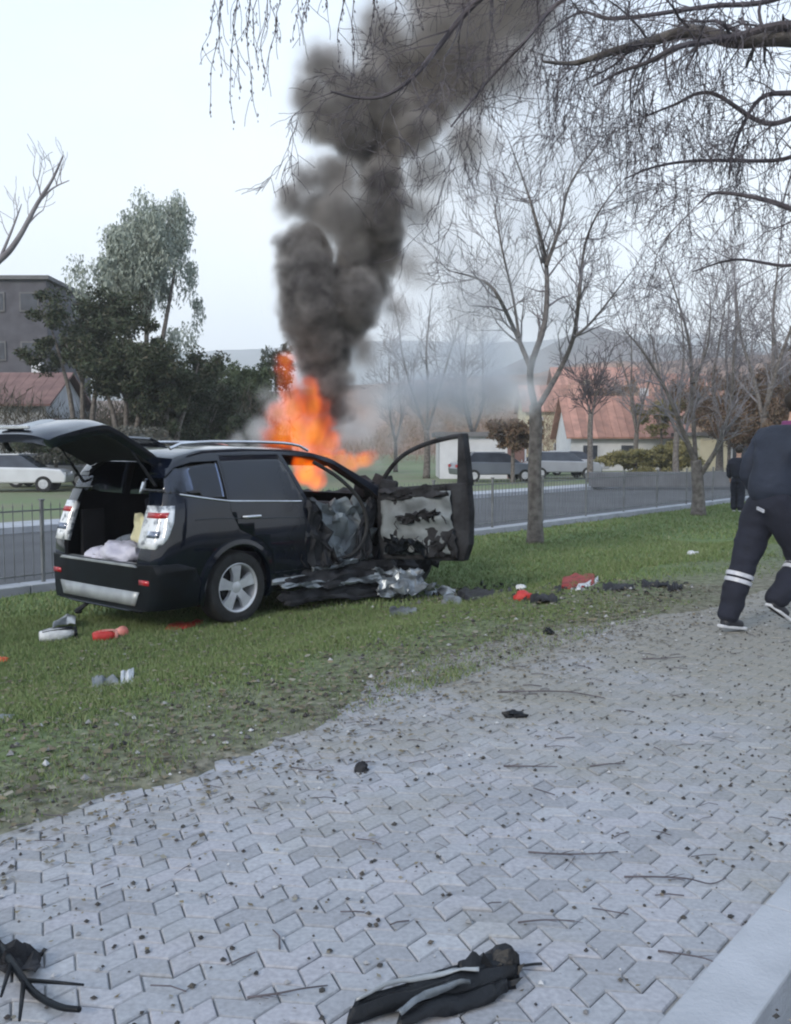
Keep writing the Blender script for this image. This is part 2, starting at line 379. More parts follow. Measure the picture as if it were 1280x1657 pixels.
# footing of the fence
ft = tag(MB().grid([[aq(a, q, ROADZ - .05) for q in (10.45, 10.98)] for a in (-20, 90)]).build('verge_kerb', bed), kind='structure')
fk = MB()
for n_ in range(70): fk.box(aq(-16 + n_ * 1.5, 10.80, ROADZ + .07), (1.485, .30, .24), Matrix.Rotation(R(50), 3, 'Z'))
tag(fk.build('kerb', M['concrete'], bevel=.012), kind='structure')
# ================================================================== BURNING CAR
CARZ = -.335
car = empty('burning_car', (-2.215, 9.49, CARZ), R(50), 'dark wrecked SUV on the lawn with raised tailgate, front cabin on fire', 'car')
ztop_c = curve([-.97, -.90, -.80, -.62, -.3, .3, .9, 1.25, 1.5, 2.42, 3.2, 3.55, 3.70], [1.45, 1.55, 1.625, 1.66, 1.70, 1.715, 1.70, 1.66, 1.60, 1.13, 1.02, .92, .72])
hw_c = curve([.2, .3, .45, .6, .75, .9, 1.0, 1.12, 1.2, 1.35, 1.5, 1.62, 1.72], [.83, .885, .905, .915, .925, .925, .915, .90, .885, .835, .775, .715, .66])
def plan(s):
    f = 1.0
    if s < -.45: d = min(1, (s + .95) / .42); f = .86 + .14 * math.sqrt(max(0, 1 - (1 - d) ** 2))
    if s > 2.9: d = min(1, (3.7 - s) / .8); f = .62 + .38 * math.sqrt(max(0, 1 - (1 - max(0, d)) ** 2))
    return f
def rear_shift(s, z):
    return .34 * min(1, max(0, (z - .72) / .95)) ** 1.15 * min(1, max(0, (-s + .0) / .95)) ** 1.5
def side_y(s, z, off=0): return -(hw_c(z) * plan(s) + off)
FR = [0, .03, .08, .16, .25, .34, .43, .52, .60, .66, .72, .79, .86, .93, 1.0]
def skin(off=0.0, m=None, z0=.22):
    S = np.concatenate([[-.95, -.94, -.91, -.87, -.82], np.linspace(-.76, 3.3, 60), [3.4, 3.5, 3.58, 3.64, 3.68, 3.70]])
    rows = []
    for s in S:
        T = ztop_c(s) + off; B = z0 - off; half = []
        Ts = T - .05
        half.append((0, B)); half.append((.5, B)); 
        for f in FR:
            z = B + .03 + (Ts - B - .03) * f; half.append((hw_c(z) * plan(s) + off, z))
        w = hw_c(Ts) * plan(s) + off
        half += [(w - .018, T - .028), (w - .05, T - .012), (w * .75, T), (w * .4, T + .018), (0, T + .022)]
        ring = []
        ss = lerp(-.95 - off, 3.7 + off, (s + .95) / 4.65)
        def P(y, z): return Vector((ss + rear_shift(ss, z) - (.05 * (1 - (y / .7) ** 2) if s < -.9 else 0), y, z))
        ring = [P(-y, z) for y, z in half] + [P(y, z) for y, z in half[-2:0:-1]]
        rows.append(ring)
    b = MB().grid(rows, True); n = len(rows[0]); hN = (n + 2) // 2
    for base_, rw, fl_ in ((0, rows[0], 1), ((len(rows) - 1) * n, rows[-1], -1)):      # ladder caps between the mirrored halves
        prev = None
        for k in range(1, hN - 1):
            a_, b_ = k, n - k; row_ = [base_ + a_]
            for c_ in range(1, 6):
                p = Vector(rw[a_]).lerp(Vector(rw[b_]), c_ / 6); p.x -= fl_ * .02 * math.sin(math.pi * c_ / 6) * math.sin(math.pi * k / (hN - 1)); b.v.append(tuple(p)); row_.append(len(b.v) - 1)
            row_.append(base_ + b_)
            if prev:
                for c_ in range(6): b.f.append((prev[c_], prev[c_ + 1], row_[c_ + 1], row_[c_]))
            else: b.f.append(tuple([base_] + row_)) 
            prev = row_
        b.f.append(tuple(prev + [base_ + hN - 1]))
    return b.build('body', m or M['paint'], smooth=True)
def boolean(o, cutter, op='DIFFERENCE', kill=True):
    md = o.modifiers.new('b', 'BOOLEAN'); md.operation = op; md.object = cutter; md.solver = 'EXACT'
    if hasattr(md, 'material_mode'): md.material_mode = 'TRANSFER'
    dg = bpy.context.evaluated_depsgraph_get(); dg.update()
    me = bpy.data.meshes.new_from_object(o.evaluated_get(dg)); o.modifiers.clear(); o.data = me
    if kill: bpy.data.objects.remove(cutter)
    return o
def cut(poly, a, b, axis='y', m=None): return MB().prism(poly, a, b, axis).build('cutter', m or M['lining'])
def circ(cx, cz, r, n=40): return [(cx + r * math.cos(2 * math.pi * k / n), cz + r * math.sin(2 * math.pi * k / n)) for k in range(n)]
quarter = [(-.78, 1.30), (-.10, 1.215), (-.10, 1.585), (-.42, 1.575), (-.60, 1.53), (-.72, 1.42)]
rearwin = [(-.035, 1.205), (.82, 1.165), (.64, 1.60), (-.035, 1.59)]
frontap = [(.95, .44), (2.02, .44), (2.14, .70), (2.14, 1.08), (1.98, 1.22), (1.50, 1.52), (1.2, 1.61), (.76, 1.635), (.96, 1.16)]
reardoor = [(.46, .45), (.895, .45), (.905, 1.15), (.705, 1.635), (-.075, 1.63), (-.075, 1.10), (.02, .92), (.30, .80), (.42, .66)]
def grow(poly, d):
    cx = sum(p[0] for p in poly) / len(poly); cz = sum(p[1] for p in poly) / len(poly)
    return [(p[0] + d * (1 if p[0] > cx else -1), p[1] + d * (1 if p[1] > cz else -1)) for p in poly]
body = skin(0)
inner = skin(-.05, M['lining'], .30)
boolean(body, inner)
lampprism = [(-1.3, 1.165), (-.70, 1.185), (-.735, 1.03), (-.80, .90), (-.90, .80), (-1.3, .80)]
for cc in (cut(circ(0, .36, .415), -1.3, -.55), cut(circ(2.70, .36, .415), -1.3, -.55), cut(circ(0, .36, .415), .55, 1.3), cut(circ(2.70, .36, .415), .55, 1.3),
           cut(quarter, -1.2, -.3), cut(quarter, .3, 1.2), cut(rearwin, .3, 1.2), cut(grow(reardoor, .004), -1.2, -.4), cut(frontap, -1.2, -.3),
           cut([(.95, 1.16), (1.98, 1.14), (1.5, 1.52), (.78, 1.60)], .3, 1.2),
           cut([(-.60, .64), (.60, .64), (.645, .80), (.62, 1.12), (.50, 1.50), (.44, 1.575), (-.44, 1.575), (-.50, 1.50), (-.62, 1.12), (-.645, .80)], -1.4, -.40, 'x'),
           cut([(-.60, 1.16), (.60, 1.16), (.56, 1.50), (-.56, 1.50)], 1.2, 2.8, 'x')):
    boolean(body, cc)
# torn away front right corner
boolean(body, cut([(2.16, .1), (3.9, .1), (3.9, .93), (3.2, .86), (2.9, 1.0), (2.55, .93), (2.30, 1.03), (2.16, .9)], -1.3, -.62, 'y', M['soot']))
body.parent = car; body.name = 'body'
# soot at the front, clean paint at the back: a burn mark in the paint
nt = M['paint'].node_tree; N = nt.nodes; bs = N['Principled BSDF']
tcn = N.new('ShaderNodeTexCoord'); spx = N.new('ShaderNodeSeparateXYZ'); lk(nt, tcn.outputs['Object'], spx.inputs[0])
nz2 = N.new('ShaderNodeTexNoise'); nz2.inputs['Scale'].default_value = 3.5; nz2.inputs['Detail'].default_value = 6; lk(nt, tcn.outputs['Object'], nz2.inputs['Vector'])
adn = N.new('ShaderNodeMath'); adn.operation = 'ADD'; lk(nt, spx.outputs[0], adn.inputs[0]); lk(nt, nz2.outputs['Fac'], adn.inputs[1])
mrn = N.new('ShaderNodeMapRange'); mrn.inputs[1].default_value = 1.0; mrn.inputs[2].default_value = 2.0; mrn.inputs[3].default_value = .08; mrn.inputs[4].default_value = .8
lk(nt, adn.outputs[0], mrn.inputs[0])
# thin dust everywhere on the paint
nz3 = N.new('ShaderNodeTexNoise'); nz3.inputs['Scale'].default_value = 9; nz3.inputs['Detail'].default_value = 7; lk(nt, tcn.outputs['Object'], nz3.inputs['Vector'])
mr3 = N.new('ShaderNodeMapRange'); mr3.inputs[1].default_value = .4; mr3.inputs[2].default_value = .75; mr3.inputs[3].default_value = 0; mr3.inputs[4].default_value = .10; lk(nt, nz3.outputs['Fac'], mr3.inputs[0])
ad4 = N.new('ShaderNodeMath'); ad4.operation = 'ADD'; lk(nt, mrn.outputs[0], ad4.inputs[0]); lk(nt, mr3.outputs[0], ad4.inputs[1]); lk(nt, ad4.outputs[0], bs.inputs['Roughness'])
m5 = N.new('ShaderNodeMapRange'); m5.inputs[1].default_value = 1.0; m5.inputs[2].default_value = 2.0; m5.inputs[3].default_value = .75; m5.inputs[4].default_value = 0; lk(nt, adn.outputs[0], m5.inputs[0]); lk(nt, m5.outputs[0], bs.inputs['Coat Weight'])
nz4 = N.new('ShaderNodeTexNoise'); nz4.inputs['Scale'].default_value = 2.3; nz4.inputs['Detail'].default_value = 2; lk(nt, tcn.outputs['Object'], nz4.inputs['Vector'])
bpn = N.new('ShaderNodeBump'); bpn.inputs['Strength'].default_value = .2; bpn.inputs['Distance'].default_value = .04; lk(nt, nz4.outputs['Fac'], bpn.inputs['Height']); lk(nt, bpn.outputs[0], bs.inputs['Normal'])

# rear door: shell between two skins, cut to the door outline
def shell(prs, off, th, m, name, parent, y0=-1.2, y1=-.4, axis='y'):
    mark = bpy.data.materials.new('cutmark')
    o = skin(off, m); boolean(o, cut(prs, y0, y1, axis, mark), 'INTERSECT')
    bm = bmesh.new(); bm.from_mesh(o.data); mi = [i for i, x in enumerate(o.data.materials) if x == mark]
    bmesh.ops.delete(bm, geom=[f for f in bm.faces if f.material_index in mi], context='FACES'); bmesh.ops.triangulate(bm, faces=[f for f in bm.faces if len(f.verts) > 4]); bm.to_mesh(o.data); bm.free()
    for i in reversed(range(len(o.data.materials))):
        if o.data.materials[i] == mark: o.data.materials.pop(index=i)
    md = o.modifiers.new('s', 'SOLIDIFY'); md.thickness = th; md.offset = -1; md.use_even_offset = False
    dg = bpy.context.evaluated_depsgraph_get(); dg.update(); me = bpy.data.meshes.new_from_object(o.evaluated_get(dg)); o.modifiers.clear(); o.data = me
    o.name = name; o.parent = parent; print('SHELL', name, len(me.polygons)); return o
door = shell(reardoor, .0, .045, M['paint'], 'rear_door', car)
boolean(door, cut(rearwin, -1.2, -.3, 'y', M['plastic']))
boolean(door, cut(circ(0, .36, .425), -1.3, -.5, 'y', M['plastic']))
def glass(poly, name, parent): return shell(poly, -.012, .006, M['glass_dark'], name, parent)
glass(grow(quarter, .012), 'quarter_window', car); glass(grow(rearwin, .012), 'window', door)
o = shell(grow(quarter, .012), -.012, .006, M['glass_dark'], 'quarter_window', car, .4, 1.2)
o = shell(grow(rearwin, .012), -.012, .006, M['glass_dark'], 'window', car, .4, 1.2)
# bumper, lamps
bz = [(-1.3, .225), (-.44, .225), (-.455, .45), (-.52, .60), (-.70, .655), (-1.3, .655)]
bump = shell(bz, .016, .03, M['plastic'], 'rear_bumper', car, -1.2, 1.2)
boolean(bump, cut([(-.56, .60), (.56, .60), (.60, .9), (-.60, .9)], -1.4, -.4, 'x', M['plastic']))
sk = [(-.66, .40), (.66, .40), (.60, .27), (-.60, .27)]
shell([(y, z) for y, z in sk], .030, .02, M['silver'], 'skid_plate', bump, -1.4, -.6, 'x')
for sgn in (-1, 1):
    shell([(sgn * .66, .47), (sgn * .66, .515), (sgn * .80, .515), (sgn * .80, .47)], .024, .02, M['red'], 'reflector', bump, -1.4, -.5, 'x')
    l = shell(lampprism, .012, .05, M['lampclear'], 'tail_lamp', car, -1.2 if sgn < 0 else .60, -.60 if sgn < 0 else 1.2)
    shell([(-1.3, 1.10), (-.76, 1.125), (-.79, 1.075), (-1.3, 1.05)], .016, .012, M['red'], 'lamp_strip', l, -1.2 if sgn < 0 else .64, -.64 if sgn < 0 else 1.2)
    shell([(-1.3, .93), (-.85, .96), (-.87, .90), (-1.3, .87)], .016, .012, M['glass_dark'], 'lamp_strip', l, -1.2 if sgn < 0 else .64, -.70 if sgn < 0 else 1.2)
MB().prism([(-.64, .625), (.64, .625), (.60, .65), (-.60, .65)], -.985, -.86, 'x').build('load_sill', M['silver'], car, bevel=.006)
# silver edging on the sill, belt line, sill, rails, handle
def sidetube(z_of, s0, s1, r, m, name, off=.0, n=24, parent=car, sgn=1):
    pts = []
    for s in np.linspace(s0, s1, n):
        z = z_of(s); pts.append(Vector((s + rear_shift(s, z), sgn * side_y(s, z, off), z)))
    return MB().tube(pts, r, 6).build(name, m, parent, smooth=True)
sidetube(curve([-.78, -.1, .84], [1.285, 1.20, 1.155]), -.76, .86, .009, M['chrome'], 'belt_trim', .004)
sidetube(curve([-.3, .9], [1.045, .985]), -.55, .88, .006, M['paint'], 'crease_line', .0)
rk = sidetube(curve([.40, 2.2], [.36, .34]), .42, 1.5, .035, M['silver'], 'side_skirt', .012, 20)
for sgn in (-1, 1):
    pts = [Vector((s, sgn * .60, z)) for s, z in zip(np.linspace(-.55, 1.25, 16), [1.70, 1.745, 1.755, 1.76, 1.765, 1.765, 1.765, 1.765, 1.765, 1.765, 1.762, 1.76, 1.755, 1.745, 1.725, 1.675])]
    MB().tube(pts, .016, 8).build('roof_rail', M['chrome'], car, smooth=True)
hd = MB(); hp = [Vector((s, side_y(s, 1.0, o), 1.04)) for s, o in ((.06, .0), (.085, .028), (.17, .034), (.255, .028), (.28, .0))]
hd.tube(hp, [.012, .016, .018, .016, .012], 8); hd.build('handle', M['chrome'], door, smooth=True)
MB().lathe([(.0, 0), (.05, 0), (.055, .006), (.0, .012)], (.17, -.905, 1.02), 16, 'y').build('handle_recess', M['plastic'], door)
# wheel arch claddings
def arch(cx, sgn, m, name='wheel_arch_trim', a0=-20, a1=200):
    rows = []
    for t in np.linspace(R(a0), R(a1), 36):
        row = []
        for r, o in ((.405, -.04), (.408, .022), (.425, .030), (.468, .022), (.474, -.01)):
            s, z = cx + r * math.cos(t), .36 + r * math.sin(t); z = max(z, .22)
            row.append(Vector((s, sgn * side_y(max(s, -.9), z, o), z)))
        rows.append(row)
    return MB().grid(rows).build(name, m, car, smooth=True)
arch(0, 1, M['paint']); arch(0, -1, M['plastic']); arch(2.7, -1, M['plastic'])
# wheels
def wheel(x, y, burnt=False):
    w = empty('wheel', (x, y, .355)); w.parent = car; sg = -1 if y < 0 else 1
    prof = [(.235, -.10), (.25, -.112), (.30, -.118), (.335, -.108), (.352, -.085), (.357, -.04), (.357, .04), (.352, .085), (.335, .108), (.30, .118), (.25, .112), (.235, .10)]
    MB().lathe([(r, h) for r, h in prof], (0, 0, 0), 48, 'y').build('tyre', M['rubber'], w, smooth=True)
    rim = MB().lathe([(.236, -.10), (.243, .105 * 1), (.236, .108), (.222, .095), (.215, .06), (.212, -.08)], (0, 0, 0), 48, 'y')
    rr_ = MB()
    for v in rim.v: rr_.v.append((v[0], v[1] * sg, v[2]))
    rr_.f = rim.f
    for k in range(5):
        t0 = 2 * math.pi * k / 5 + .35
        for dl in (-1, 1):
            P = []
            for r, wd, of, y_ in ((.045, .024, .016, .075), (.12, .022, .021, .088), (.222, .034, .034, .084)):
                c = Vector((r * math.cos(t0), 0, r * math.sin(t0))); tn = Vector((-math.sin(t0), 0, math.cos(t0)))
                P.append([c + tn * (dl * of - wd) + Vector((0, sg * (y_ - .04), 0)), c + tn * (dl * of - wd) + Vector((0, sg * y_, 0)), c + tn * (dl * of + wd) + Vector((0, sg * (y_ + .0006 * dl), 0)), c + tn * (dl * of + wd) + Vector((0, sg * (y_ - .04), 0))])
            rr_.grid(P)
    rr_.lathe([(.0, sg * .085), (.03, sg * .085), (.055, sg * .078), (.065, sg * .05), (.0, sg * .04)], (0, 0, 0), 24, 'y')
    rr_.build('rim', M['soot'] if burnt else M['alloy'], w, smooth=True, angle=30)
    MB().lathe([(.0, sg * .01), (.15, sg * .01), (.15, -sg * .02), (.0, -sg * .02)], (0, 0, 0), 32, 'y').build('brake_disc', M['soot'], w)
    return w
wheel(0, -.80); wheel(0, .80); wheel(2.70, .80, True); w4 = wheel(2.70, -.78, True); w4.rotation_euler = (R(8), 0, R(-14))
# floor, seats, trunk trims
MB().box((1.3, 0, .335), (4.2, 1.5, .05)).build('floor_pan', M['lining'], car)
MB().box((-.50, 0, .60), (.85, 1.34, .04)).build('trunk_floor', M['lining'], car)
def seat(x, y, w, h, m, lean=.14):
    s_ = empty('seat', (x, y, .36)); s_.parent = car
    MB().box((.25, 0, .18), (.5, w, .16)).build('seat_cushion', m, s_, bevel=.04)
    b_ = MB(); rot = Matrix.Rotation(-lean, 3, 'Y'); b_.box((-.06, 0, .26 + h / 2), (.12, w, h), rot); b_.build('backrest', m, s_, bevel=.035)
    MB().box((-.06 - lean * h, 0, .30 + h + .09), (.09, w * .5, .17), rot).build('headrest', m, s_, bevel=.03)
seat(.12, -.30, .52, .56, M['fabric']); seat(.12, .32, .52, .56, M['fabric'])
seat(1.15, -.36, .48, .60, M['soot']); seat(1.15, .36, .48, .60, M['soot'])
MB().box((1.95, 0, .92), (.32, 1.5, .30)).build('dashboard', M['soot'], car, bevel=.05)
t = MB(); ring = [Vector((1.66 + .06 * math.sin(a), .36 + .18 * math.cos(a), 1.0 + .17 * math.sin(a))) for a in np.linspace(0, 2 * math.pi, 25)]
t.tube(ring, .014, 6).build('steering_wheel', M['soot'], car, smooth=True)
MB().prism([(-.62, .62), (-.30, .62), (-.30, 1.12), (-.56, .98)], -.66, -.60).build('trunk_side_trim', M['lining'], car)
MB().box((-.62, .62, .86), (.25, .05, .45)).build('trunk_side_trim', M['lining'], car)
pb = MB(); pb.tube([(-.90, .2, .24), (-.97, .22, .19), (-.99, .33, .12), (-.93, .36, .10)], [.018, .02, .03, .015], 6); pb.build('tow_bracket', M['soot'], car)

# crumpled sheets
def crumple(name, m, p00, p10, p01, p11, amp, seed, parent, nu=22, nv=12, th=.006, curl=0):
    rows = []
    for i in range(nu + 1):
        r = []
        for j in range(nv + 1):
            u, v = i / nu, j / nv
            p = Vector(p00).lerp(Vector(p10), u).lerp(Vector(p01).lerp(Vector(p11), u), v)
            nn = Vector((noise.noise(Vector((u * 4 + seed, v * 3, 0))), noise.noise(Vector((u * 4, v * 3 + seed, 5))), noise.noise(Vector((u * 5, v * 4, seed)))))
            n2 = Vector((noise.noise(Vector((u * 11 + seed, v * 9, 0))), noise.noise(Vector((u * 11, v * 9 + seed, 5))), noise.noise(Vector((u * 13, v * 9, seed)))))
            edge = max(abs(u - .5), abs(v - .5)) * 2
            r.append(p + nn * amp + n2 * amp * .4 * (.4 + edge))
        rows.append(r)
    return MB().grid(rows).build(name, m, parent, smooth=True, angle=28, solid=th, fixn=False)
cp = [('sill_panel', M['soot'], (.55, -.97, .26), (2.25, -1.16, .22), (.6, -.90, .42), (2.2, -1.0, .46), .07, 3),
      ('sill_strip', M['bentsilver'], (.50, -.99, .30), (1.9, -1.14, .22), (.5, -.96, .335), (1.95, -1.08, .27), .05, 13),
      ('sill_strip', M['bentsilver'], (.95, -.97, .42), (1.8, -1.0, .46), (.95, -.94, .455), (1.85, -.95, .52), .05, 17),
      ('sill_panel', M['soot'], (.50, -1.0, .13), (1.9, -1.2, .08), (.5, -.93, .27), (1.9, -1.02, .25), .05, 11),
      ('torn_fender', M['bentsilver'], (1.75, -1.22, .08), (2.35, -1.50, .12), (1.8, -1.02, .36), (2.35, -1.25, .34), .09, 21),
      ('bent_pillar', M['soot'], (.90, -.94, .46), (1.30, -1.02, .46), (.86, -.88, 1.16), (1.12, -.84, 1.12), .12, 31),
      ('torn_inner_panel', M['inner'], (1.30, -.80, .45), (2.05, -.86, .45), (1.15, -.74, 1.10), (2.0, -.80, 1.12), .17, 41),
      ('torn_fender', M['soot'], (2.1, -.98, .30), (3.0, -1.05, .25), (2.15, -.86, .98), (3.0, -.80, .92), .16, 51),
      ('bonnet', M['soot'], (2.35, -.80, 1.14), (3.5, -.75, 1.20), (2.4, .80, 1.12), (3.5, .75, 1.02), .14, 61),
      ('bent_pillar', M['soot'], (1.55, -.95, .48), (1.78, -1.0, .46), (1.95, -.86, 1.14), (2.12, -.84, 1.10), .07, 71)]
for c_ in cp: crumple(c_[0], c_[1], *c_[2:7], c_[7], car)
tb = MB(); tb.tube(smoothpath([(1.30, -.93, .50), (1.62, -.95, .56), (1.84, -.93, .80), (1.80, -.88, 1.10), (1.55, -.80, 1.36), (1.22, -.72, 1.55)], 5), .022, 7)
tb.build('door_seal', M['rubber'], car, smooth=True)
ly = MB(); ly.add([Vector((2.3, -.5, 1.05)) + Vector((random.uniform(-.25, .35), random.uniform(-.35, .25), random.uniform(0, .32))) for _ in range(1)], [])
for k in range(9):
    c = Vector((2.35 + random.uniform(-.2, .25), -.55 + random.uniform(-.2, .3), 1.12 + random.uniform(0, .20)))
    ly.box(c, (random.uniform(.1, .25), random.uniform(.1, .25), random.uniform(.06, .16)), Euler((random.random() * 2, random.random() * 2, random.random() * 3)).to_matrix())
ly.build('burnt_engine_part', M['soot'], car, bevel=.015)

# tailgate, lifted
prof = [(0, 1.655, .56), (-.10, 1.715, .585), (-.25, 1.80, .60), (-.45, 1.905, .625), (-.60, 1.965, .65), (-.70, 1.975, .67), (-.84, 1.955, .685), (-1.0, 1.915, .68), (-1.14, 1.87, .65), (-1.20, 1.83, .58)]
tg = empty('tailgate', (-.60, 0, 0)); tg.parent = car
def tgrid(off, scale, n=17, curve_=.045):
    rows = []
    for i, (x, z, w) in enumerate(prof):
        i0 = max(i - 1, 0); i1 = min(i + 1, len(prof) - 1); dx = prof[i1][0] - prof[i0][0]; dz = prof[i1][1] - prof[i0][1]; L = math.hypot(dx, dz)
        nx, nz_ = (dz / L, -dx / L); r = []
        for k in range(n):
            y = (k / (n - 1) * 2 - 1); e = curve_ * (y ** 4) + .02 * y * y
            r.append(Vector((x + nx * (off - e) , y * w * scale, z + nz_ * (off - e))))
        rows.append(r)
    return rows
A_, B_ = tgrid(0, 1), tgrid(-.085, .97)
pn = MB(); pn.grid(A_); 
edge = lambda g: [r[0] for r in g] + list(g[-1][1:-1]) + [r[-1] for r in reversed(g)] + list(reversed(g[0][1:-1]))
pn.grid([edge(A_), [a.lerp(b_, .5) + (a - Vector((-.55, 0, 1.8))).normalized() * .012 for a, b_ in zip(edge(A_), edge(B_))], edge(B_)], True)
pn.build('tailgate_panel', M['paint'], tg, smooth=True)
MB().grid(B_).build('tailgate_trim', M['lining'], tg, smooth=True)
gl = tgrid(.005, .82)[1:5]; MB().grid(gl).build('rear_window', M['glass_dark'], tg, smooth=True)
sp_ = MB(); sp_.grid([[Vector((x, y, z + .02 * (1 - (y / .6) ** 2))) for y in np.linspace(-.56, .56, 13)] for x, z in ((.06, 1.70), (-.02, 1.755), (-.13, 1.80), (-.15, 1.785), (-.03, 1.715))]); sp_.build('spoiler', M['paint'], tg, smooth=True)
pl_ = tgrid(.012, .42, 7)[6:9]; MB().grid(pl_).build('plate_recess', M['silver'], tg, smooth=True)
MB().box((-1.15, 0, 1.89), (.03, .5, .035)).build('handle_bar', M['chrome'], tg, bevel=.008)
lt = MB(); lt.tube([(-1.10, .30, 1.83), (-1.07, .30, 1.73), (-1.02, .32, 1.68)], [.02, .025, .018], 6); lt.build('latch', M['soot'], tg)
for sgn in (-1, 1):
    st = MB(); st.tube([(-.42, sgn * .575, 1.77), (-.10, sgn * .60, 1.34)], .008, 6); st.tube([(-.26, sgn * .588, 1.555), (-.08, sgn * .602, 1.31)], .014, 6); st.build('strut', M['soot'], tg)

# open front door
dr = empty('front_door', (2.13, -.93, .0), R(-88)); dr.parent = car
out = [(.02, .44), (1.16, .42), (1.24, .60), (1.27, .95), (1.26, 1.26), (.04, 1.24), (.0, .9)]
ps = MB()
pn = MB().prism(out, -.06, .06).build('door_shell', M['soot'], dr, bevel=.02)
inn = [(.10, .52), (1.02, .50), (1.06, .9), (1.02, 1.17), (.14, 1.18), (.08, .8)]
rows = []
for i in range(27):
    r = []
    for j in range(21):
        u, v = i / 26, j / 20; x = lerp(.10, 1.06, u); z = lerp(.50, 1.18, v)
        x += .02 * noise.noise(Vector((v * 4, 0, 3))); d = noise.noise(Vector((u * 5, v * 4, 2))) * .06 + noise.noise(Vector((u * 14, v * 12, 7))) * .02
        if .18 < u < .62 and .06 < v < .28: d -= .03
        if .52 < v < .62 and u > .25: d += .03
        r.append(Vector((x, -.078 + -d if False else -.082 - d, z)))
    rows.append(r)
MB().grid(rows).build('inner_panel', M['inner'], dr, smooth=True, angle=50, solid=.01, fixn=False)
fr_ = MB(); path_ = smoothpath([(.03, 0, 1.20), (.12, 0, 1.38), (.36, .0, 1.58), (.66, .01, 1.69), (1.0, .015, 1.745), (1.20, .015, 1.755)], 5)
fr_.tube(path_, .026, 8); fr_.build('window_frame', M['soot'], dr, smooth=True)
MB().prism([(1.12, 1.22), (1.27, 1.22), (1.23, 1.78), (1.165, 1.775)], -.05, .07).build('rear_frame_post', M['soot'], dr, bevel=.014)
mr_ = MB(); mr_.box((.17, -.01, 1.27), (.22, .07, .13), Euler((0, .2, .3)).to_matrix()); mr_.build('wing_mirror', M['soot'], dr, bevel=.03)
crumple('armrest', M['soot'], (.36, -.10, .84), (.92, -.10, .90), (.36, -.17, .92), (.90, -.16, .98), .06, 91, dr, 16, 6, .02)
crumple('door_pocket', M['plastic'], (.18, -.11, .52), (.78, -.10, .50), (.16, -.15, .70), (.66, -.17, .66), .08, 95, dr, 16, 7, .012)
crumple('torn_flap', M['soot'], (.10, -.10, 1.10), (1.05, -.10, 1.12), (.12, -.13, 1.22), (1.02, -.12, 1.24), .05, 97, dr, 20, 5, .01)
crumple('torn_flap', M['soot'], (.70, -.09, .48), (1.12, -.09, .46), (.78, -.12, .64), (1.10, -.12, .78), .06, 99, dr, 12, 7, .01)
for k in range(7):
    x, z = random.uniform(.2, 1.0), random.uniform(.6, 1.15)
    c = MB(); c.tube([(x, -.12, z), (x + random.uniform(-.05, .08), -.17, z - .03), (x + random.uniform(-.04, .1), -.16, z - .09)], .006, 5); c.build('torn_wire', M['soot'], dr)
dr.rotation_euler = (R(0), R(-4), R(-88))

# ------------------------------------------------------------------ cargo
def carp(s, y, z): p = Matrix.Rotation(R(50), 4, 'Z') @ Vector((s, y, z)); return Vector((p.x - 2.215, p.y + 9.49, p.z + CARZ))
def blob(name, m, c, rad, amp, seed, parent=None, n=16, rot=0, flat=0):
    rows = []
    for i in range(n + 1):
        th = math.pi * i / n; r = []
        for k in range(n * 2):
            ph = 2 * math.pi * k / (n * 2); d = Vector((math.sin(th) * math.cos(ph), math.sin(th) * math.sin(ph), math.cos(th)))
            f = 1 + amp * noise.noise(d * 1.7 + Vector((seed, 0, 0))) + amp * .5 * noise.noise(d * 5 + Vector((0, seed, 0)))
            v = Vector((d.x * rad[0] * f, d.y * rad[1] * f, max(-flat * rad[2] if flat else -9, d.z * rad[2] * f))); r.append(v)
        rows.append(r)
    o = MB().grid(rows, True).build(name, m, parent, smooth=True, angle=60, loc=c); o.rotation_euler = (0, 0, rot); return o
bagm = mat('white_plastic_bag', (.62, .62, .72), (.46, .46, .58), 5, rough=.45, bump=.7, bscale=16)
papm = mat('yellowish_paper', (.72, .70, .48), (.60, .58, .40), 5, rough=.8, bump=.3)
bagz = .70
tag(blob('plastic_bag', bagm, carp(-.72, -.10, bagz), (.20, .30, .115), .28, 5, rot=R(50), flat=.7), 'large white plastic bag lying on the boot floor of the burning car', 'plastic bag', 'bags in the open boot')
tag(blob('plastic_bag', bagm, carp(-.80, .20, bagz - .025), (.13, .17, .07), .3, 8, rot=R(50), flat=.7), 'small white bag at the left end of the big plastic bag in the boot', 'plastic bag', 'bags in the open boot')
pz = MB(); p0 = carp(-.70, -.32, .80)
pp = crumple('paper_bag', papm, (0, -.12, -.02), (0, .14, .02), (.06, -.15, .24), (.03, .12, .29), .05, 77, None, 8, 6, .004)
pp.location = p0; pp.rotation_euler = (0, 0, R(50)); tag(pp, 'crumpled pale yellow paper sack standing behind the white bag in the boot', 'paper bag')
sc_ = MB().box((0, 0, 0), (.22, .50, .38)).build('suitcase', M['fabric'], None, bevel=.03, loc=carp(-.32, -.08, .83)); sc_.rotation_euler = (0, 0, R(50))
tag(sc_, 'dark grey suitcase standing upright deep inside the open boot', 'suitcase')
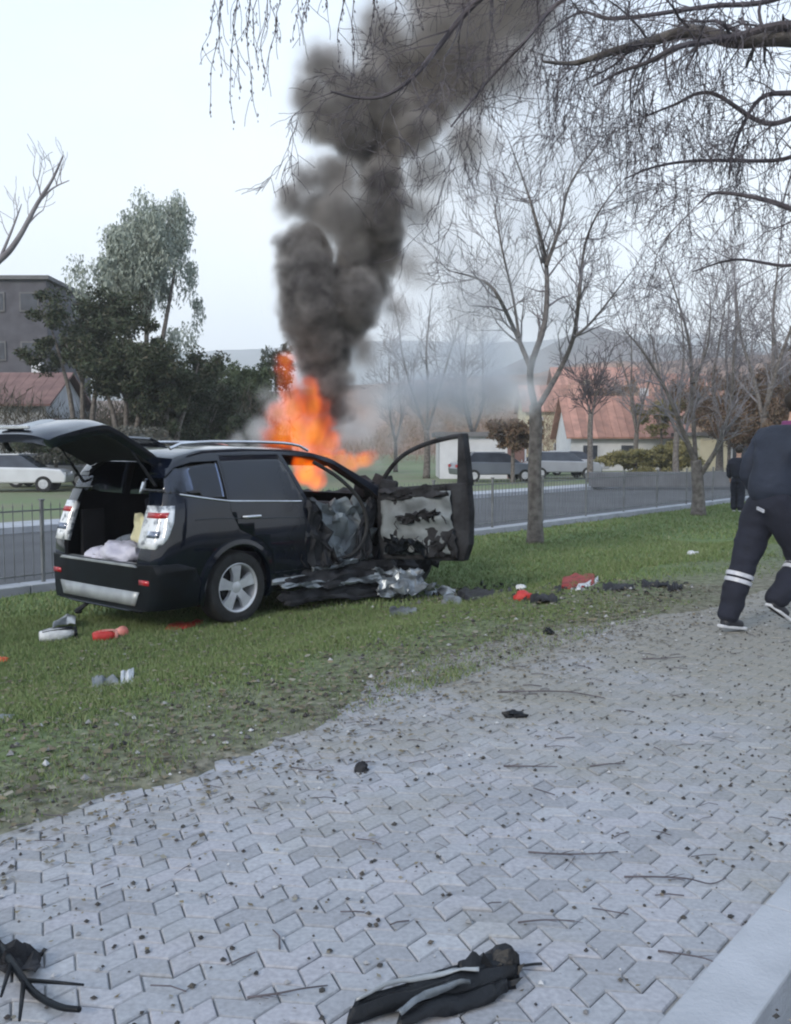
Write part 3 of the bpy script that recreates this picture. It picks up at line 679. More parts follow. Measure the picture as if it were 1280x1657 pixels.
# ================================================================== FIRE AND SMOKE (volumes)
def vol_object(name, blobs, base, dens, color, emis=None, wob=(.5, 1.1), fine=(.16, 4.2), soft=.35, step=.08, dark=None, aniso=0.0, noise_thr=None):
    """blobs: (x,y,z,r,weight) in world; the density of one soft-edged billow per blob, warped by noise"""
    bb = MB()
    for i, (x, y, z, r, w) in enumerate(blobs):
        n = 10; rows = []
        for a in range(n + 1):
            th = math.pi * a / n
            rows.append([Vector((x - base[0] + r * 1.22 * math.sin(th) * math.cos(2 * math.pi * k / 14), y - base[1] + r * 1.22 * math.sin(th) * math.sin(2 * math.pi * k / 14), z - base[2] + r * 1.22 * math.cos(th))) for k in range(14)])
        bb.grid(rows, True)
    m = bpy.data.materials.new(name); m.use_nodes = True; nt = m.node_tree; N = nt.nodes
    N.remove(N['Principled BSDF']); out = N['Material Output']
    t = N.new('ShaderNodeTexCoord')
    def vn(op, *a, **k):
        n = N.new('ShaderNodeVectorMath'); n.operation = op
        for i, v in enumerate(a):
            if hasattr(v, 'is_linked'): lk(nt, v, n.inputs[i])
            else: n.inputs[i].default_value = v
        if 'scale' in k: n.inputs['Scale'].default_value = k['scale']
        return n
    def mt(op, *a, clamp=False):
        n = N.new('ShaderNodeMath'); n.operation = op; n.use_clamp = clamp
        for i, v in enumerate(a):
            if hasattr(v, 'is_linked'): lk(nt, v, n.inputs[i])
            else: n.inputs[i].default_value = v
        return n.outputs[0]
    P = t.outputs['Object']
    cur = P
    for amp, sc in (wob, fine):
        if amp == 0: continue
        n1 = N.new('ShaderNodeTexNoise'); n1.inputs['Scale'].default_value = sc; n1.inputs['Detail'].default_value = 3.5; lk(nt, P, n1.inputs['Vector'])
        s = vn('SUBTRACT', n1.outputs['Color'], (.5, .5, .5)); s2 = vn('SCALE', s.outputs[0], scale=amp * 2); cur = vn('ADD', cur, s2.outputs[0]).outputs[0]
    acc = None; dk = None
    for x, y, z, r, w in blobs:
        d = vn('DISTANCE', cur, (x - base[0], y - base[1], z - base[2])).outputs['Value']
        v = mt('MULTIPLY_ADD', d, -1.0 / r, 1.0); v = mt('MAXIMUM', v, 0.0)
        v = mt('MULTIPLY', v, w)
        acc = v if acc is None else mt('SMOOTH_MAX', acc, v, .10)
    mr = N.new('ShaderNodeMapRange'); mr.interpolation_type = 'SMOOTHSTEP'; mr.inputs[1].default_value = .03; mr.inputs[2].default_value = soft; lk(nt, acc, mr.inputs[0])
    f = mr.outputs[0]
    den = mt('MULTIPLY', mt('MULTIPLY', f, f), dens)
    den2 = mt('MULTIPLY', mt('ADD', mt('MULTIPLY', acc, 1.6), .25), den)
    if noise_thr:
        n3 = N.new('ShaderNodeTexNoise'); n3.inputs['Scale'].default_value = noise_thr[0]; n3.inputs['Detail'].default_value = 3; lk(nt, P, n3.inputs['Vector'])
        m3 = N.new('ShaderNodeMapRange'); m3.inputs[1].default_value = noise_thr[1]; m3.inputs[2].default_value = noise_thr[2]; m3.inputs[3].default_value = noise_thr[3]; lk(nt, n3.outputs['Fac'], m3.inputs[0])
        den2 = mt('MULTIPLY', den2, m3.outputs[0])
    pvn = N.new('ShaderNodeVolumePrincipled'); lk(nt, den2, pvn.inputs['Density']); pvn.inputs['Anisotropy'].default_value = aniso
    if dark:   # thicker smoke carries more soot: darker grey
        cr_ = N.new('ShaderNodeValToRGB'); e = cr_.color_ramp.elements; e[0].position = dark[2]; e[0].color = (*dark[0], 1); e[1].position = dark[3]; e[1].color = (*dark[1], 1)
        lk(nt, acc, cr_.inputs[0]); lk(nt, cr_.outputs[0], pvn.inputs['Color'])
    else: pvn.inputs['Color'].default_value = (*color, 1)
    if emis:
        cr_ = N.new('ShaderNodeValToRGB'); e = cr_.color_ramp.elements
        while len(e) < 4: e.new(.5)
        for i, (p_, c_) in enumerate(((0, (1, .06, .015)), (.35, (1, .085, .010)), (.7, (1, .15, .006)), (1.0, (1, .33, .02)))): e[i].position = p_; e[i].color = (*c_, 1)
        n4 = N.new('ShaderNodeTexNoise'); n4.inputs['Scale'].default_value = 3.4; n4.inputs['Detail'].default_value = 3; n4.inputs['Distortion'].default_value = .6
        mpp = N.new('ShaderNodeMapping'); mpp.inputs['Scale'].default_value = (1, 1, .45); lk(nt, P, mpp.inputs[0]); lk(nt, mpp.outputs[0], n4.inputs['Vector'])
        mm = N.new('ShaderNodeMapRange'); mm.inputs[1].default_value = .36; mm.inputs[2].default_value = .60; lk(nt, n4.outputs['Fac'], mm.inputs[0])
        lk(nt, mt('ADD', mt('MULTIPLY', acc, .9), mt('MULTIPLY', mm.outputs[0], .45)), cr_.inputs[0]); lk(nt, cr_.outputs[0], pvn.inputs['Emission Color'])
        em = mt('MULTIPLY', mt('MULTIPLY', f, mt('ADD', mt('MULTIPLY', mm.outputs[0], .85), .15)), emis); lk(nt, em, pvn.inputs['Emission Strength'])
    lk(nt, pvn.outputs[0], out.inputs['Volume'])
    o = bb.build(name, m, None, loc=base, fixn=False)
    rm = o.modifiers.new('r', 'REMESH'); rm.mode = 'VOXEL'; rm.voxel_size = max(.05, min(b_[3] for b_ in blobs) * .35)
    dg = bpy.context.evaluated_depsgraph_get(); dg.update(); me = bpy.data.meshes.new_from_object(o.evaluated_get(dg)); o.modifiers.clear(); o.data = me
    m.cycles.volume_step_rate = step if hasattr(m, 'cycles') and hasattr(m.cycles, 'volume_step_rate') else 1
    return o
def PB(px, py, r, Y, w=1.0, dy=0.0):
    p = W(px, py, Y + dy); return (p.x, p.y, p.z, r * Y / F, w)
FY = 11.3
col = [(520, 700, 40, .7), (500, 660, 46, .7), (535, 660, 42, .9), (532, 620, 46, 1.1), (528, 580, 50, 1.3), (520, 540, 56, 1.4), (512, 500, 60, 1.5), (500, 455, 58, 1.45), (495, 412, 52, 1.35), (478, 400, 34, .9), (480, 480, 30, .8), (558, 520, 52, 1.25), (575, 480, 54, 1.25), (590, 440, 56, 1.3), (605, 395, 58, 1.35), (560, 440, 40, 1.1), (615, 350, 52, 1.2), (640, 420, 36, .8),
      (560, 350, 66, .66), (520, 340, 62, .66), (480, 325, 46, .66), (458, 322, 30, .7), (500, 290, 46, .66), (545, 290, 60, .66), (575, 390, 50, .75), (618, 300, 46, 1.2), (610, 255, 52, 1.25), (590, 215, 60, 1.25), (555, 195, 56, 1.0), (515, 200, 48, .7), (505, 160, 50, .66), (530, 110, 60, .66), (560, 150, 60, .75), (600, 150, 60, .9), (640, 190, 62, 1.0), (670, 220, 48, .75), (690, 180, 62, .85),
      (640, 110, 75, .75), (700, 110, 80, .85), (750, 140, 75, .7), (790, 100, 75, .55), (740, 50, 95, .75), (680, 40, 70, .5), (610, 60, 75, .6), (800, 30, 90, .6), (740, -40, 120, .75), (850, 20, 110, .5), (820, 120, 90, .45), (840, -60, 120, .6), (860, -160, 180, .7), (740, -150, 150, .7), (690, 280, 75, .48), (675, 345, 75, .45), (670, 430, 60, .42), (640, 500, 55, .42), (590, 570, 50, .5), (755, 230, 75, .45)]
smoke = vol_object('smoke_plume', [PB(x, y, r * 1.2, FY, w, random.uniform(-.25, .25)) for x, y, r, w in col], (-.8, FY, 1.5), 13.0, None, step=.12, wob=(.20, 1.3), fine=(.17, 4.2), soft=.55,
                   dark=((.72, .68, .65), (.035, .03, .042), .20, .68), noise_thr=(1.5, .32, .68, .5))
tag(smoke, 'thick dark smoke column rising from the fire into the overhanging branches', 'smoke')
drift = [(590, 700, 55, .6), (620, 650, 75, .8), (680, 640, 90, .9), (740, 640, 90, .9), (800, 630, 90, .95), (850, 640, 60, .9), (600, 590, 70, .6), (660, 570, 80, .6), (730, 570, 90, .65), (800, 570, 90, .7), (860, 590, 70, .6), (640, 700, 60, .6), (700, 695, 55, .6), (610, 740, 40, .5),
         (620, 500, 90, .35), (700, 490, 100, .35), (780, 490, 100, .35), (640, 410, 100, .28), (720, 380, 110, .25)]
smoke2 = vol_object('drifting_smoke', [PB(x, y, r, 13.2, w, random.uniform(-.3, .3)) for x, y, r, w in drift], (.8, 13.2, 1.5), 2.7, (.93, .95, .98), step=.2, wob=(.26, 1.0), fine=(.12, 3.5), soft=.8)
tag(smoke2, 'pale blue grey smoke drifting behind the open door towards the tree', 'smoke')
veil = [(700, 400, 150, .7), (780, 480, 140, .8), (850, 380, 150, .6), (780, 280, 150, .7), (880, 250, 160, .6), (960, 330, 140, .5), (900, 500, 130, .6), (1000, 200, 170, .5), (860, 120, 160, .7), (980, 80, 160, .6), (1100, 160, 150, .4), (660, 520, 110, .6)]
smoke3 = vol_object('thin_smoke', [PB(x, y, r, 17.5, w, random.uniform(-.4, .4)) for x, y, r, w in veil], (2.5, 17.5, 4), .7, (.94, .95, .98), step=.3, wob=(.5, .6), fine=(.22, 1.8), soft=.6)
tag(smoke3, 'faint veil of smoke hanging among the bare branches right of the column', 'smoke')
whi = [(420, 700, 40, .9), (385, 715, 28, .8), (450, 665, 42, .8), (430, 640, 34, .5), (565, 690, 50, .7), (585, 640, 45, .5), (480, 600, 30, .5)]
smoke4 = vol_object('white_smoke', [PB(x, y, r, 12.2, w) for x, y, r, w in whi], (-1.5, 12.2, 1.5), 1.7, (.97, .97, .98), step=.2, wob=(.08, 1.5), fine=(.05, 5), soft=.5)
tag(smoke4, 'whitish smoke curling over the car roof left of the flames', 'smoke')
fl = [(440, 705, 26, .9), (462, 700, 32, 1), (485, 697, 36, 1.1), (510, 700, 34, 1.1), (530, 712, 26, 1), (450, 672, 26, .9), (475, 662, 34, 1), (503, 660, 34, 1.1), (520, 685, 26, 1), (470, 638, 28, 1), (500, 632, 26, 1),
      (466, 618, 24, .95), (462, 600, 22, .9), (463, 582, 20, .9), (520, 738, 32, 1), (545, 740, 22, 1), (568, 748, 20, .9), (590, 744, 20, .9), (601, 738, 15, .8)]
flame = vol_object('flames', [PB(x, y, r * 1.05, 10.95, w) for x, y, r, w in fl], (-1, 10.95, 1.7), 2.2, (.10, .04, .02), emis=2.9, step=.10, wob=(.09, 1.8), fine=(.06, 6.5), soft=.50)
tag(flame, 'bright orange flames leaping above the roof and bonnet of the car', 'fire', 'flames of the car fire')
fl2 = [(500, 762, 28, 1.1), (488, 748, 20, 1), (512, 775, 22, 1)]
flame2 = vol_object('flames', [PB(x, y, r, 10.35, w) for x, y, r, w in fl2], (-1, 10.35, 1.2), 1.5, (.12, .06, .04), emis=4.5, step=.12, wob=(.05, 2), fine=(.03, 6), soft=.4)
tag(flame2, 'small orange blaze seen through the side window opening inside the cabin', 'fire', 'flames of the car fire')

# ================================================================== TREES
def rotv(v, ang, roll):
    a = v.orthogonal().normalized(); a.rotate(Matrix.Rotation(roll, 3, v)); w = v.copy(); w.rotate(Matrix.Rotation(ang, 3, a)); return w
def sprout(mb, p, d, L, r, depth, P, ends=None):
    segs = P.get('segs', 5); pts = [p.copy()]; rad = [r]; d = d.normalized(); cur = p.copy(); kids = []
    for i in range(segs):
        d = (d + Vector((random.gauss(0, P['wob']), random.gauss(0, P['wob']), random.gauss(0, P['wob']) + P['up']))).normalized()
        cur = cur + d * (L / segs); pts.append(cur.copy()); rr = max(P['rmin'], r * (1 - .75 * (i + 1) / segs)); rad.append(rr); kids.append((cur.copy(), d.copy(), rr))
    mb.tube(pts, rad, 6 if r > .03 else (4 if r > .008 else 3), cap=False)
    if ends is not None and depth == 0: ends.append((pts, rad))
    if depth <= 0: return
    nk = P['kids'][min(depth, len(P['kids']) - 1)]
    for k in range(nk):
        i = random.randint(max(0, segs // 4), segs - 1); c, dd, rr = kids[i]
        nd = rotv(dd, R(random.uniform(*P['ang'])), random.uniform(0, 6.28))
        if P.get('flatz') and random.random() < .5: nd.y *= .5
        sprout(mb, c, nd, L * random.uniform(*P['len']), max(P['rmin'], rr * .65), depth - 1, P, ends)
def limb_tree(trunk, limbs, name, label, cat, P, r0, depth, group=None, pertwig=7, twm=None, barkm=None, crown='crown'):
    t = MB(); tw = MB()
    base = trunk[0]
    rad = [r0 * (1.25 if i == 0 else 1 - .25 * i / len(trunk)) for i in range(len(trunk))]
    sm = smoothpath(trunk, 4); t.tube(sm, list(np.interp(np.linspace(0, 1, len(sm)), np.linspace(0, 1, len(rad)), rad)), 12)
    root = empty(name, base, 0, label, cat, group)
    off = Vector(base)
    for pts, ra, rb in limbs:
        s = smoothpath(pts, 4); rr = np.linspace(ra, rb, len(s)); t.tube(s, list(rr), 7)
        for k in range(int(len(s) * pertwig / 4)):
            i = random.randint(len(s) // 5, len(s) - 2); d = (s[i + 1] - s[i]).normalized()
            nd = rotv(d, R(random.uniform(*P['ang'])), random.uniform(0, 6.28))
            sprout(tw, s[i], nd, P['L'] * random.uniform(.5, 1.1), max(P['rmin'], rr[i] * .5), depth, P)
        sprout(tw, s[-1], (s[-1] - s[-2]), P['L'] * 1.2, rb, depth, P)
    for mb in (t, tw): mb.v = [(v[0] - off.x, v[1] - off.y, v[2] - off.z) for v in mb.v]
    t.build('trunk', barkm or M['bark'], root, smooth=True, angle=180, fixn=False)
    tw.build(crown, twm or M['twig'], root, fixn=False)
    return root
def pl(Y, *pp, jig=.0):
    out = []
    for i, (x, y) in enumerate(pp): out.append(W(x, y, Y + (jig * math.sin(i * 1.3 + x) if i else 0)))
    return out
b0 = G(866, 880); YA = b0.y
P1 = dict(wob=.13, up=.05, rmin=.0042, kids=[0, 3, 4, 5], ang=(22, 50), len=(.45, .75), L=.95)
limb_tree([b0] + pl(YA, (866, 830), (865, 760), (867, 700), (866, 655)),
          [(pl(YA, (866, 660), (858, 600), (882, 520), (884, 430), (868, 360), (850, 300), (828, 240), jig=.5), .068, .010),
           (pl(YA, (884, 430), (905, 370), (922, 300), (965, 235), jig=.4), .04, .010),
           (pl(YA, (870, 660), (905, 600), (928, 545), (938, 470), (946, 400), (965, 350), (1000, 300), jig=.6), .055, .010),
           (pl(YA, (930, 545), (960, 518), (1012, 452), jig=.3), .03, .010),
           (pl(YA, (860, 600), (835, 540), (800, 470), (770, 450), (735, 440), jig=.5), .05, .010),
           (pl(YA, (840, 545), (830, 480), (812, 400), (800, 330), jig=.4), .03, .010)],
          'bare_tree', 'tall bare tree with forked trunk standing on the lawn right of the open door', 'tree', P1, .135, 2, 'bare trees along the verge', pertwig=4, twm=M['twigpale'])
b1 = G(1130, 835); YB = b1.y
P2 = dict(wob=.13, up=.05, rmin=.006, kids=[0, 3, 4, 5], ang=(22, 50), len=(.45, .75), L=1.2)
limb_tree([b1] + pl(YB, (1130, 800), (1128, 765), (1126, 745)),
          [(pl(YB, (1126, 750), (1108, 705), (1082, 640), (1045, 575), (1012, 535), jig=.5), .078, .015),
           (pl(YB, (1126, 748), (1120, 650), (1116, 560), (1098, 490), (1078, 430), jig=.5), .062, .012),
           (pl(YB, (1129, 775), (1165, 715), (1184, 640), (1188, 560), (1202, 500), jig=.5), .07, .012),
           (pl(YB, (1122, 620), (1145, 560), (1150, 490), jig=.4), .04, .012)],
          'bare_tree', 'bare tree splitting low into a wide V on the lawn left of the walking person', 'tree', P2, .165, 2, 'bare trees along the verge', pertwig=4, twm=M['twigpale'])
b2 = W(955, 768, 45); b2.z = ROADZ + .1
limb_tree([b2] + pl(45, (955, 740), (955, 700), (956, 670)), [(pl(45, (956, 680), (950, 650), (940, 620)), .06, .02), (pl(45, (956, 680), (965, 640), (975, 610)), .06, .02)],
          'young_tree', 'slim young tree in front of the orange roofed house', 'tree', dict(P2, rmin=.012, L=1.3), .15, 2, pertwig=8)
# smaller verge tree seen through the drifting smoke
b3 = aq(15.5, 8.9); b3.z = H(b3.x, b3.y); b3 = G(712, 838) if False else b3

# overhanging willow: trunk to the right of the picture, boughs reaching in above
P3 = dict(wob=.16, up=-.08, rmin=.0018, kids=[0, 3, 3, 3], ang=(18, 55), len=(.45, .8), L=.55, segs=6)
ov = empty('overhanging_tree', (5.6, 5.9, 0), 0, 'dark budding tree whose drooping boughs hang in from the top of the picture', 'tree')
ov.location = (5.6, 6.2, -.14)
tm, tw, bd = MB(), MB(), MB()
D = lambda v: v - Vector(ov.location)
tm.tube([D(Vector(p)) for p in smoothpath([(5.6, 6.2, -.2), (5.55, 6.2, 1.2), (5.4, 6.3, 2.6), (5.1, 6.4, 3.6), (4.6, 6.5, 4.6)], 4)], list(np.linspace(.30, .16, 17)), 12)
boughs = [
    (pl(6.3, (1700, 60), (1500, 100), (1290, 62), (1190, 66), (1120, 50), (1050, 68), (990, 84), (930, 102), (880, 100), jig=.15), .075, .008, 14),
    (pl(6.0, (1450, 90), (1290, 40), (1180, 62), (1100, 75), (1050, 100), (1000, 118), (960, 140), jig=.15), .030, .006, 12),
    (pl(6.2, (1500, -80), (1300, -60), (1180, -30), (1080, -40), (960, -20), (900, 8), (850, 66), (790, 130), (730, 205), jig=.15), .03, .006, 10),
    (pl(5.6, (1300, -120), (1050, -110), (900, -80), (800, -20), (750, 25), (705, 82), (665, 128), (620, 156), (575, 158), (535, 148), jig=.1), .030, .005, 8),
    (pl(6.4, (1500, 300), (1380, 380), (1290, 342), (1232, 322), (1160, 312), (1130, 330), jig=.1), .03, .006, 9),
    (pl(6.6, (1420, 140), (1290, 150), (1230, 160), (1190, 230), (1180, 290), jig=.1), .025, .006, 13),
    (pl(6.8, (1500, 200), (1330, 180), (1240, 200), (1150, 150), (1090, 170), (1040, 190), jig=.2), .025, .006, 13),
    (pl(7.2, (1500, 300), (1330, 250), (1250, 260), (1130, 260), (1060, 270), (1010, 290), jig=.2), .022, .006, 10),
    (pl(7.2, (1500, 420), (1330, 420), (1270, 430), (1190, 420), (1120, 440), jig=.2), .02, .006, 7),
    (pl(7.0, (1400, -60), (1250, 0), (1150, 10), (1000, 30), (940, 20), (890, 50), jig=.2), .025, .006, 12),
    (pl(5.2, (1100, -150), (850, -140), (650, -110), (500, -75), (430, -50), (370, -30), jig=.1), .02, .006, 3),
]
random.seed(21)
for pts, ra, rb, nt_ in boughs:
    s = [D(p) for p in smoothpath(pts, 5)]; rr = np.linspace(ra, rb, len(s)); (tm if ra > .06 else tw).tube(s, list(rr), 7)
    for k in range(int(nt_ * len(s) / 24)):
        i = random.randint(len(s) // 4, len(s) - 2); d = (s[i + 1] - s[i]).normalized()
        nd = rotv(d, R(random.uniform(20, 70)), random.uniform(0, 6.28)); sprout(tw, s[i], nd, .55 * random.uniform(.5, 1.3), max(.004, rr[i] * .35), 3 if ra > .02 else 2, P3)
# long hanging strands
def strand(x, y0, y1, Y, r=.0028, drift=0):
    p0 = W(x, y0, Y); p1 = W(x + drift, y1, Y); n = 14; pts = []
    for k in range(n + 1):
        t = k / n; p = p0.lerp(p1, t) + Vector((.025 * math.sin(t * 5 + x) + .02 * noise.noise(Vector((t * 5, x, 0))), .02 * noise.noise(Vector((t * 5, 0, x))), 0)); pts.append(D(p))
    tw.tube(pts, list(np.linspace(r * 1.2, r * .55, n + 1)), 4)
    for k in range(2, n + 1):
        for s_ in range(2):
            if random.random() < .75:
                c = pts[k] + Vector((random.gauss(0, .006), random.gauss(0, .006), random.uniform(-.03, .03))); q = random.uniform(.0035, .0065)
                bd.add([c + Vector((q, 0, 0)), c + Vector((-q * .5, q * .8, 0)), c + Vector((-q * .5, -q * .8, 0)), c + Vector((0, 0, q * 2.2)), c + Vector((0, 0, -q * 2.2))], [(0, 1, 3), (1, 2, 3), (2, 0, 3), (1, 0, 4), (2, 1, 4), (0, 2, 4)])
    for k in range(3):
        i = random.randint(3, n - 2); sprout(tw, pts[i], Vector((random.uniform(-.5, .5), random.uniform(-.3, .3), -1)), random.uniform(.08, .28), r * .6, 0, P3)
random.seed(5)
for x, y1, dr_ in ((352, 185, -6), (366, 120, -8), (378, 200, 2), (392, 150, -10), (404, 190, 8), (416, 110, 2), (428, 135, 4), (442, 70, 6), (452, 115, -14), (470, 60, 8), (488, 30, 4), (503, 45, -6), (520, 20, 6), (588, 150, -30), (602, 90, -8), (612, 75, 4), (640, 60, -10), (560, 100, -8), (770, 230, -20), (800, 90, 3), (792, 240, -8), (740, 60, 5), (680, 40, 3), (345, 100, -12), (395, 60, 5)):
    strand(x, -75, y1, 5.2, drift=dr_)
for k in range(110):
    x = random.uniform(860, 1330); y0 = random.uniform(-40, 260) if x > 1000 else random.uniform(-60, 100); strand(x, y0, y0 + random.uniform(60, 210), random.uniform(5.8, 7.6), .0022, random.uniform(-25, 10))
tm.build('trunk', M['bark'], ov, smooth=True, angle=180, fixn=False); tw.build('crown', M['twig'], ov, fixn=False)
bo = bd.build('bud', M['twig'], ov, fixn=False); bo['kind'] = 'stuff'
# branch reaching in from the left
br = empty('branch_tree', (-5.2, 6.2, 0), 0, 'slender bare branch reaching into the sky from the left edge', 'tree'); D2 = lambda v: v - Vector(br.location)
bt, bw = MB(), MB()
bt.tube([D2(Vector(p)) for p in smoothpath([(-5.2, 6.2, -.38), (-5.1, 6.2, .8), (-4.6, 6.2, 1.8), (-3.7, 6.2, 2.4)], 4)], list(np.linspace(.12, .03, 13)), 10)
bt.tube([D2(p) for p in smoothpath([Vector((-3.7, 6.2, 2.4))] + pl(6.2, (-60, 455), (0, 420), (30, 385), (60, 330), (85, 290), (102, 252)), 5)], list(np.linspace(.03, .005, 31)), 7)
for pts, ra in ((((0, 418), (20, 370), (35, 330)), .012), (((62, 328), (85, 305), (112, 292)), .008), (((66, 320), (62, 300), (55, 285)), .006), (((30, 382), (55, 352), (70, 340)), .007)):
    s = [D2(p) for p in smoothpath(pl(6.2, *pts), 4)]; bw.tube(s, list(np.linspace(ra, .003, len(s))), 5)
    for k in range(3): sprout(bw, s[random.randint(2, len(s) - 1)], Vector((random.uniform(-.3, .6), 0, 1)), .18, .004, 1, dict(P3, up=.05))
bt.build('trunk', M['twigpale'], br, smooth=True, angle=180, fixn=False); bw.build('crown', M['twigpale'], br, fixn=False)

# leafy trees beyond the road
def leafy(name, base, H_, rx, rz, cz, n, leafm, label, cat='tree', group=None, size=.28, droop=0, trunk_r=.25, ry=None, lobes=9, ntr=1, nsub=9):
    root = empty(name, base, 0, label, cat, group); t = MB()
    for j in range(ntr):
        o_ = (j - (ntr - 1) / 2) * trunk_r * 1.8
        t.tube(smoothpath([(o_, 0, -.3), (o_ * 1.6, 0, cz * .5), (o_ * 3, .1, cz * .8), (o_ * 5, 0, cz + rz * .4)], 3), list(np.linspace(trunk_r, trunk_r * .2, 10)), 7)
    cl = []
    for k in range(lobes):
        d = Vector((random.gauss(0, 1), random.gauss(0, 1), random.gauss(0, .8))).normalized() * random.uniform(.35, .85)
        cl.append((Vector((d.x * rx, d.y * (ry or rx), cz + d.z * rz)), random.uniform(.30, .55)))
        t.tube([(0, 0, cz * .7), (d.x * rx * .5, d.y * rx * .5, cz + d.z * rz * .3), tuple(cl[-1][0])], [trunk_r * .35, trunk_r * .2, trunk_r * .05], 5)
    t.build('trunk', M['bark'], root, smooth=True, angle=180, fixn=False)
    n = int(n * 3.2); size = size * .58
    # sub-clumps round every lobe so that the outline is uneven and gaps stay open
    sub = []
    for c, sc in cl:
        for _ in range(nsub):
            d = Vector((random.gauss(0, 1), random.gauss(0, 1), random.gauss(0, 1))).normalized() * random.uniform(.5, 1.05)
            sub.append((c.x + d.x * rx * sc, c.y + d.y * (ry or rx) * sc, c.z + d.z * rz * sc, random.uniform(.10, .22)))
    S_ = np.array(sub); k = rng.integers(0, len(S_), n); d = rng.normal(0, 1, (n, 3)); d /= np.linalg.norm(d, axis=1)[:, None]; d *= (rng.random(n) ** .5)[:, None]
    P = S_[k, :3] + d * S_[k, 3:4] * np.array([rx, ry or rx, rz]); P[:, 2] -= droop * rng.random(n) ** 2 * rz * .7
    a_ = rng.normal(0, 1, (n, 3)); a_[:, 2] += 2.5 if droop else 0; a_ /= np.linalg.norm(a_, axis=1)[:, None]; b_ = np.cross(a_, rng.normal(0, 1, (n, 3))); b_ /= np.linalg.norm(b_, axis=1)[:, None]
    sz = (size * rng.uniform(.5, 1.25, n))[:, None]; V_ = np.stack([P - b_ * sz * .35, P + b_ * sz * .35, P - a_ * sz * (1.7 if droop else 1.1)], 1).astype(np.float32)
    o = numpy_tris('crown', V_.reshape(-1, 3), leafm); o.parent = root
    return root
L_dark = stuffcol('evergreen_leaf', [(.028, .042, .024), (.045, .060, .034), (.060, .070, .045), (.075, .068, .05)])
L_pale = stuffcol('pale_willow_leaf', [(.22, .26, .22), (.34, .38, .34), (.27, .31, .27)])
L_green = stuffcol('green_leaf', [(.05, .075, .035), (.075, .10, .05), (.10, .115, .06)])
L_brown = stuffcol('brown_twig_leaf', [(.10, .065, .045), (.16, .10, .07), (.13, .10, .07), (.20, .14, .09)])
L_yel = stuffcol('yellow_leaf', [(.17, .16, .07), (.25, .22, .09), (.12, .12, .06)])
random.seed(99)
def gb(px, Y): p = W(px, 720, Y); p.z = ROADZ + .1; return p
leafy('willow_tree', gb(240, 46), 14, 3.4, 3.3, 10.6, 9000, L_pale, 'pale feathery tree crown rising highest behind the dark evergreens', size=.22, droop=.6, trunk_r=.20, ntr=3, lobes=15, nsub=6)
for px, Y, rx, rz, cz, n, lm, lb in (
        (135, 42, 3.3, 2.1, 6.6, 6000, L_dark, 'dark evergreen beside the flat roofed grey building'),
        (205, 40, 3.0, 2.3, 5.2, 6000, L_dark, 'dark broad evergreen in the middle below the pale feathery crown'),
        (270, 40, 2.5, 2.2, 4.4, 6000, L_dark, 'dark evergreen with visible stems right above the car roof rear'),
        (330, 42, 2.2, 2.0, 2.4, 5000, L_dark, 'low dark bush right behind the car roof'),
        (300, 46, 2.6, 2.2, 3.4, 5000, L_dark, 'dark rounded shrub between the evergreens and the green hedge tree')):
    leafy('evergreen_tree', gb(px, Y), 8, rx, rz, cz, n, lm, lb, group='dark evergreens beyond the road', size=.26, trunk_r=.16, ntr=3)
leafy('green_tree', gb(385, 52), 6, 3.0, 2.4, 4.0, 6000, L_green, 'mid green leafy tree left of the fire', size=.30)
leafy('green_tree', gb(352, 60), 6, 3.0, 2.0, 5.4, 4000, L_green, 'pointed green tree top peeping out behind the dark bush', size=.32)
leafy('hedge_shrub', gb(170, 37), 6, 3.0, 1.3, 1.7, 5000, stuffcol('grey_leaf', [(.09, .09, .08), (.13, .125, .11), (.075, .085, .07)]), 'greyish shrubbery under the evergreens above the tailgate', cat='shrub', size=.22, trunk_r=.1)
leafy('hedge_shrub', gb(90, 38), 6, 2.0, 1.0, 1.9, 3000, L_dark, 'dark shrub beside the white walled house', cat='shrub', size=.22, trunk_r=.1)
leafy('green_tree', gb(420, 50), 6, 1.9, 2.5, 3.0, 5000, L_green, 'green leafy tree half hidden behind the white smoke left of the flames', size=.28)
leafy('pine_tree', gb(447, 72), 8, 1.6, 1.6, 8.6, 900, L_dark, 'small dark tree top directly left of the flames and smoke', size=.3, trunk_r=.12)
for i, (px, Y, rx, rz, cz, n, lm, lb) in enumerate((
        (830, 44, 1.6, 1.0, 2.6, 3000, L_brown, 'brownish bush beside the white building behind the tall bare tree'),
        (1030, 52, 2.4, 1.0, .9, 5000, L_yel, 'yellow green bush below the orange roof'),
        (1085, 56, 1.9, 1.0, 1.0, 4000, L_yel, 'pale yellow shrub right of the yellow green bush'),
        (1140, 58, 2.8, 1.9, 4.6, 2600, L_brown, 'russet bush behind the V shaped bare tree'),
        (1070, 62, 2.4, 1.7, 4.0, 1800, L_yel, 'olive tree top between orange roof and V shaped bare tree'),
        (1225, 55, 2.6, 2.6, 4.6, 3200, L_brown, 'reddish brown tree crown above the distant standing person'),
        (1270, 60, 2.6, 3.0, 5.4, 2600, L_brown, 'tall brown crown at the right edge above the walking person'),
        (1180, 50, 2.6, 2.0, 3.6, 2600, L_brown, 'wide russet bush under the arms of the V shaped tree'),
        (1260, 48, 2.6, 2.4, 3.2, 3000, L_brown, 'low russet bush directly left of the walking person shoulder'),
        (930, 75, 3.5, 1.8, 4.8, 2600, L_brown, 'brown hedge tree behind the parked cars'),
        (1000, 85, 3.5, 2.0, 6.0, 2600, L_brown, 'brown tree on the slope behind the orange roof'))):
    leafy('shrub_tree', gb(px, Y), 5, rx, rz, cz, n, lm, lb, cat='bush', group='bushes beyond the road', size=.24, trunk_r=.12)
random.seed(3)
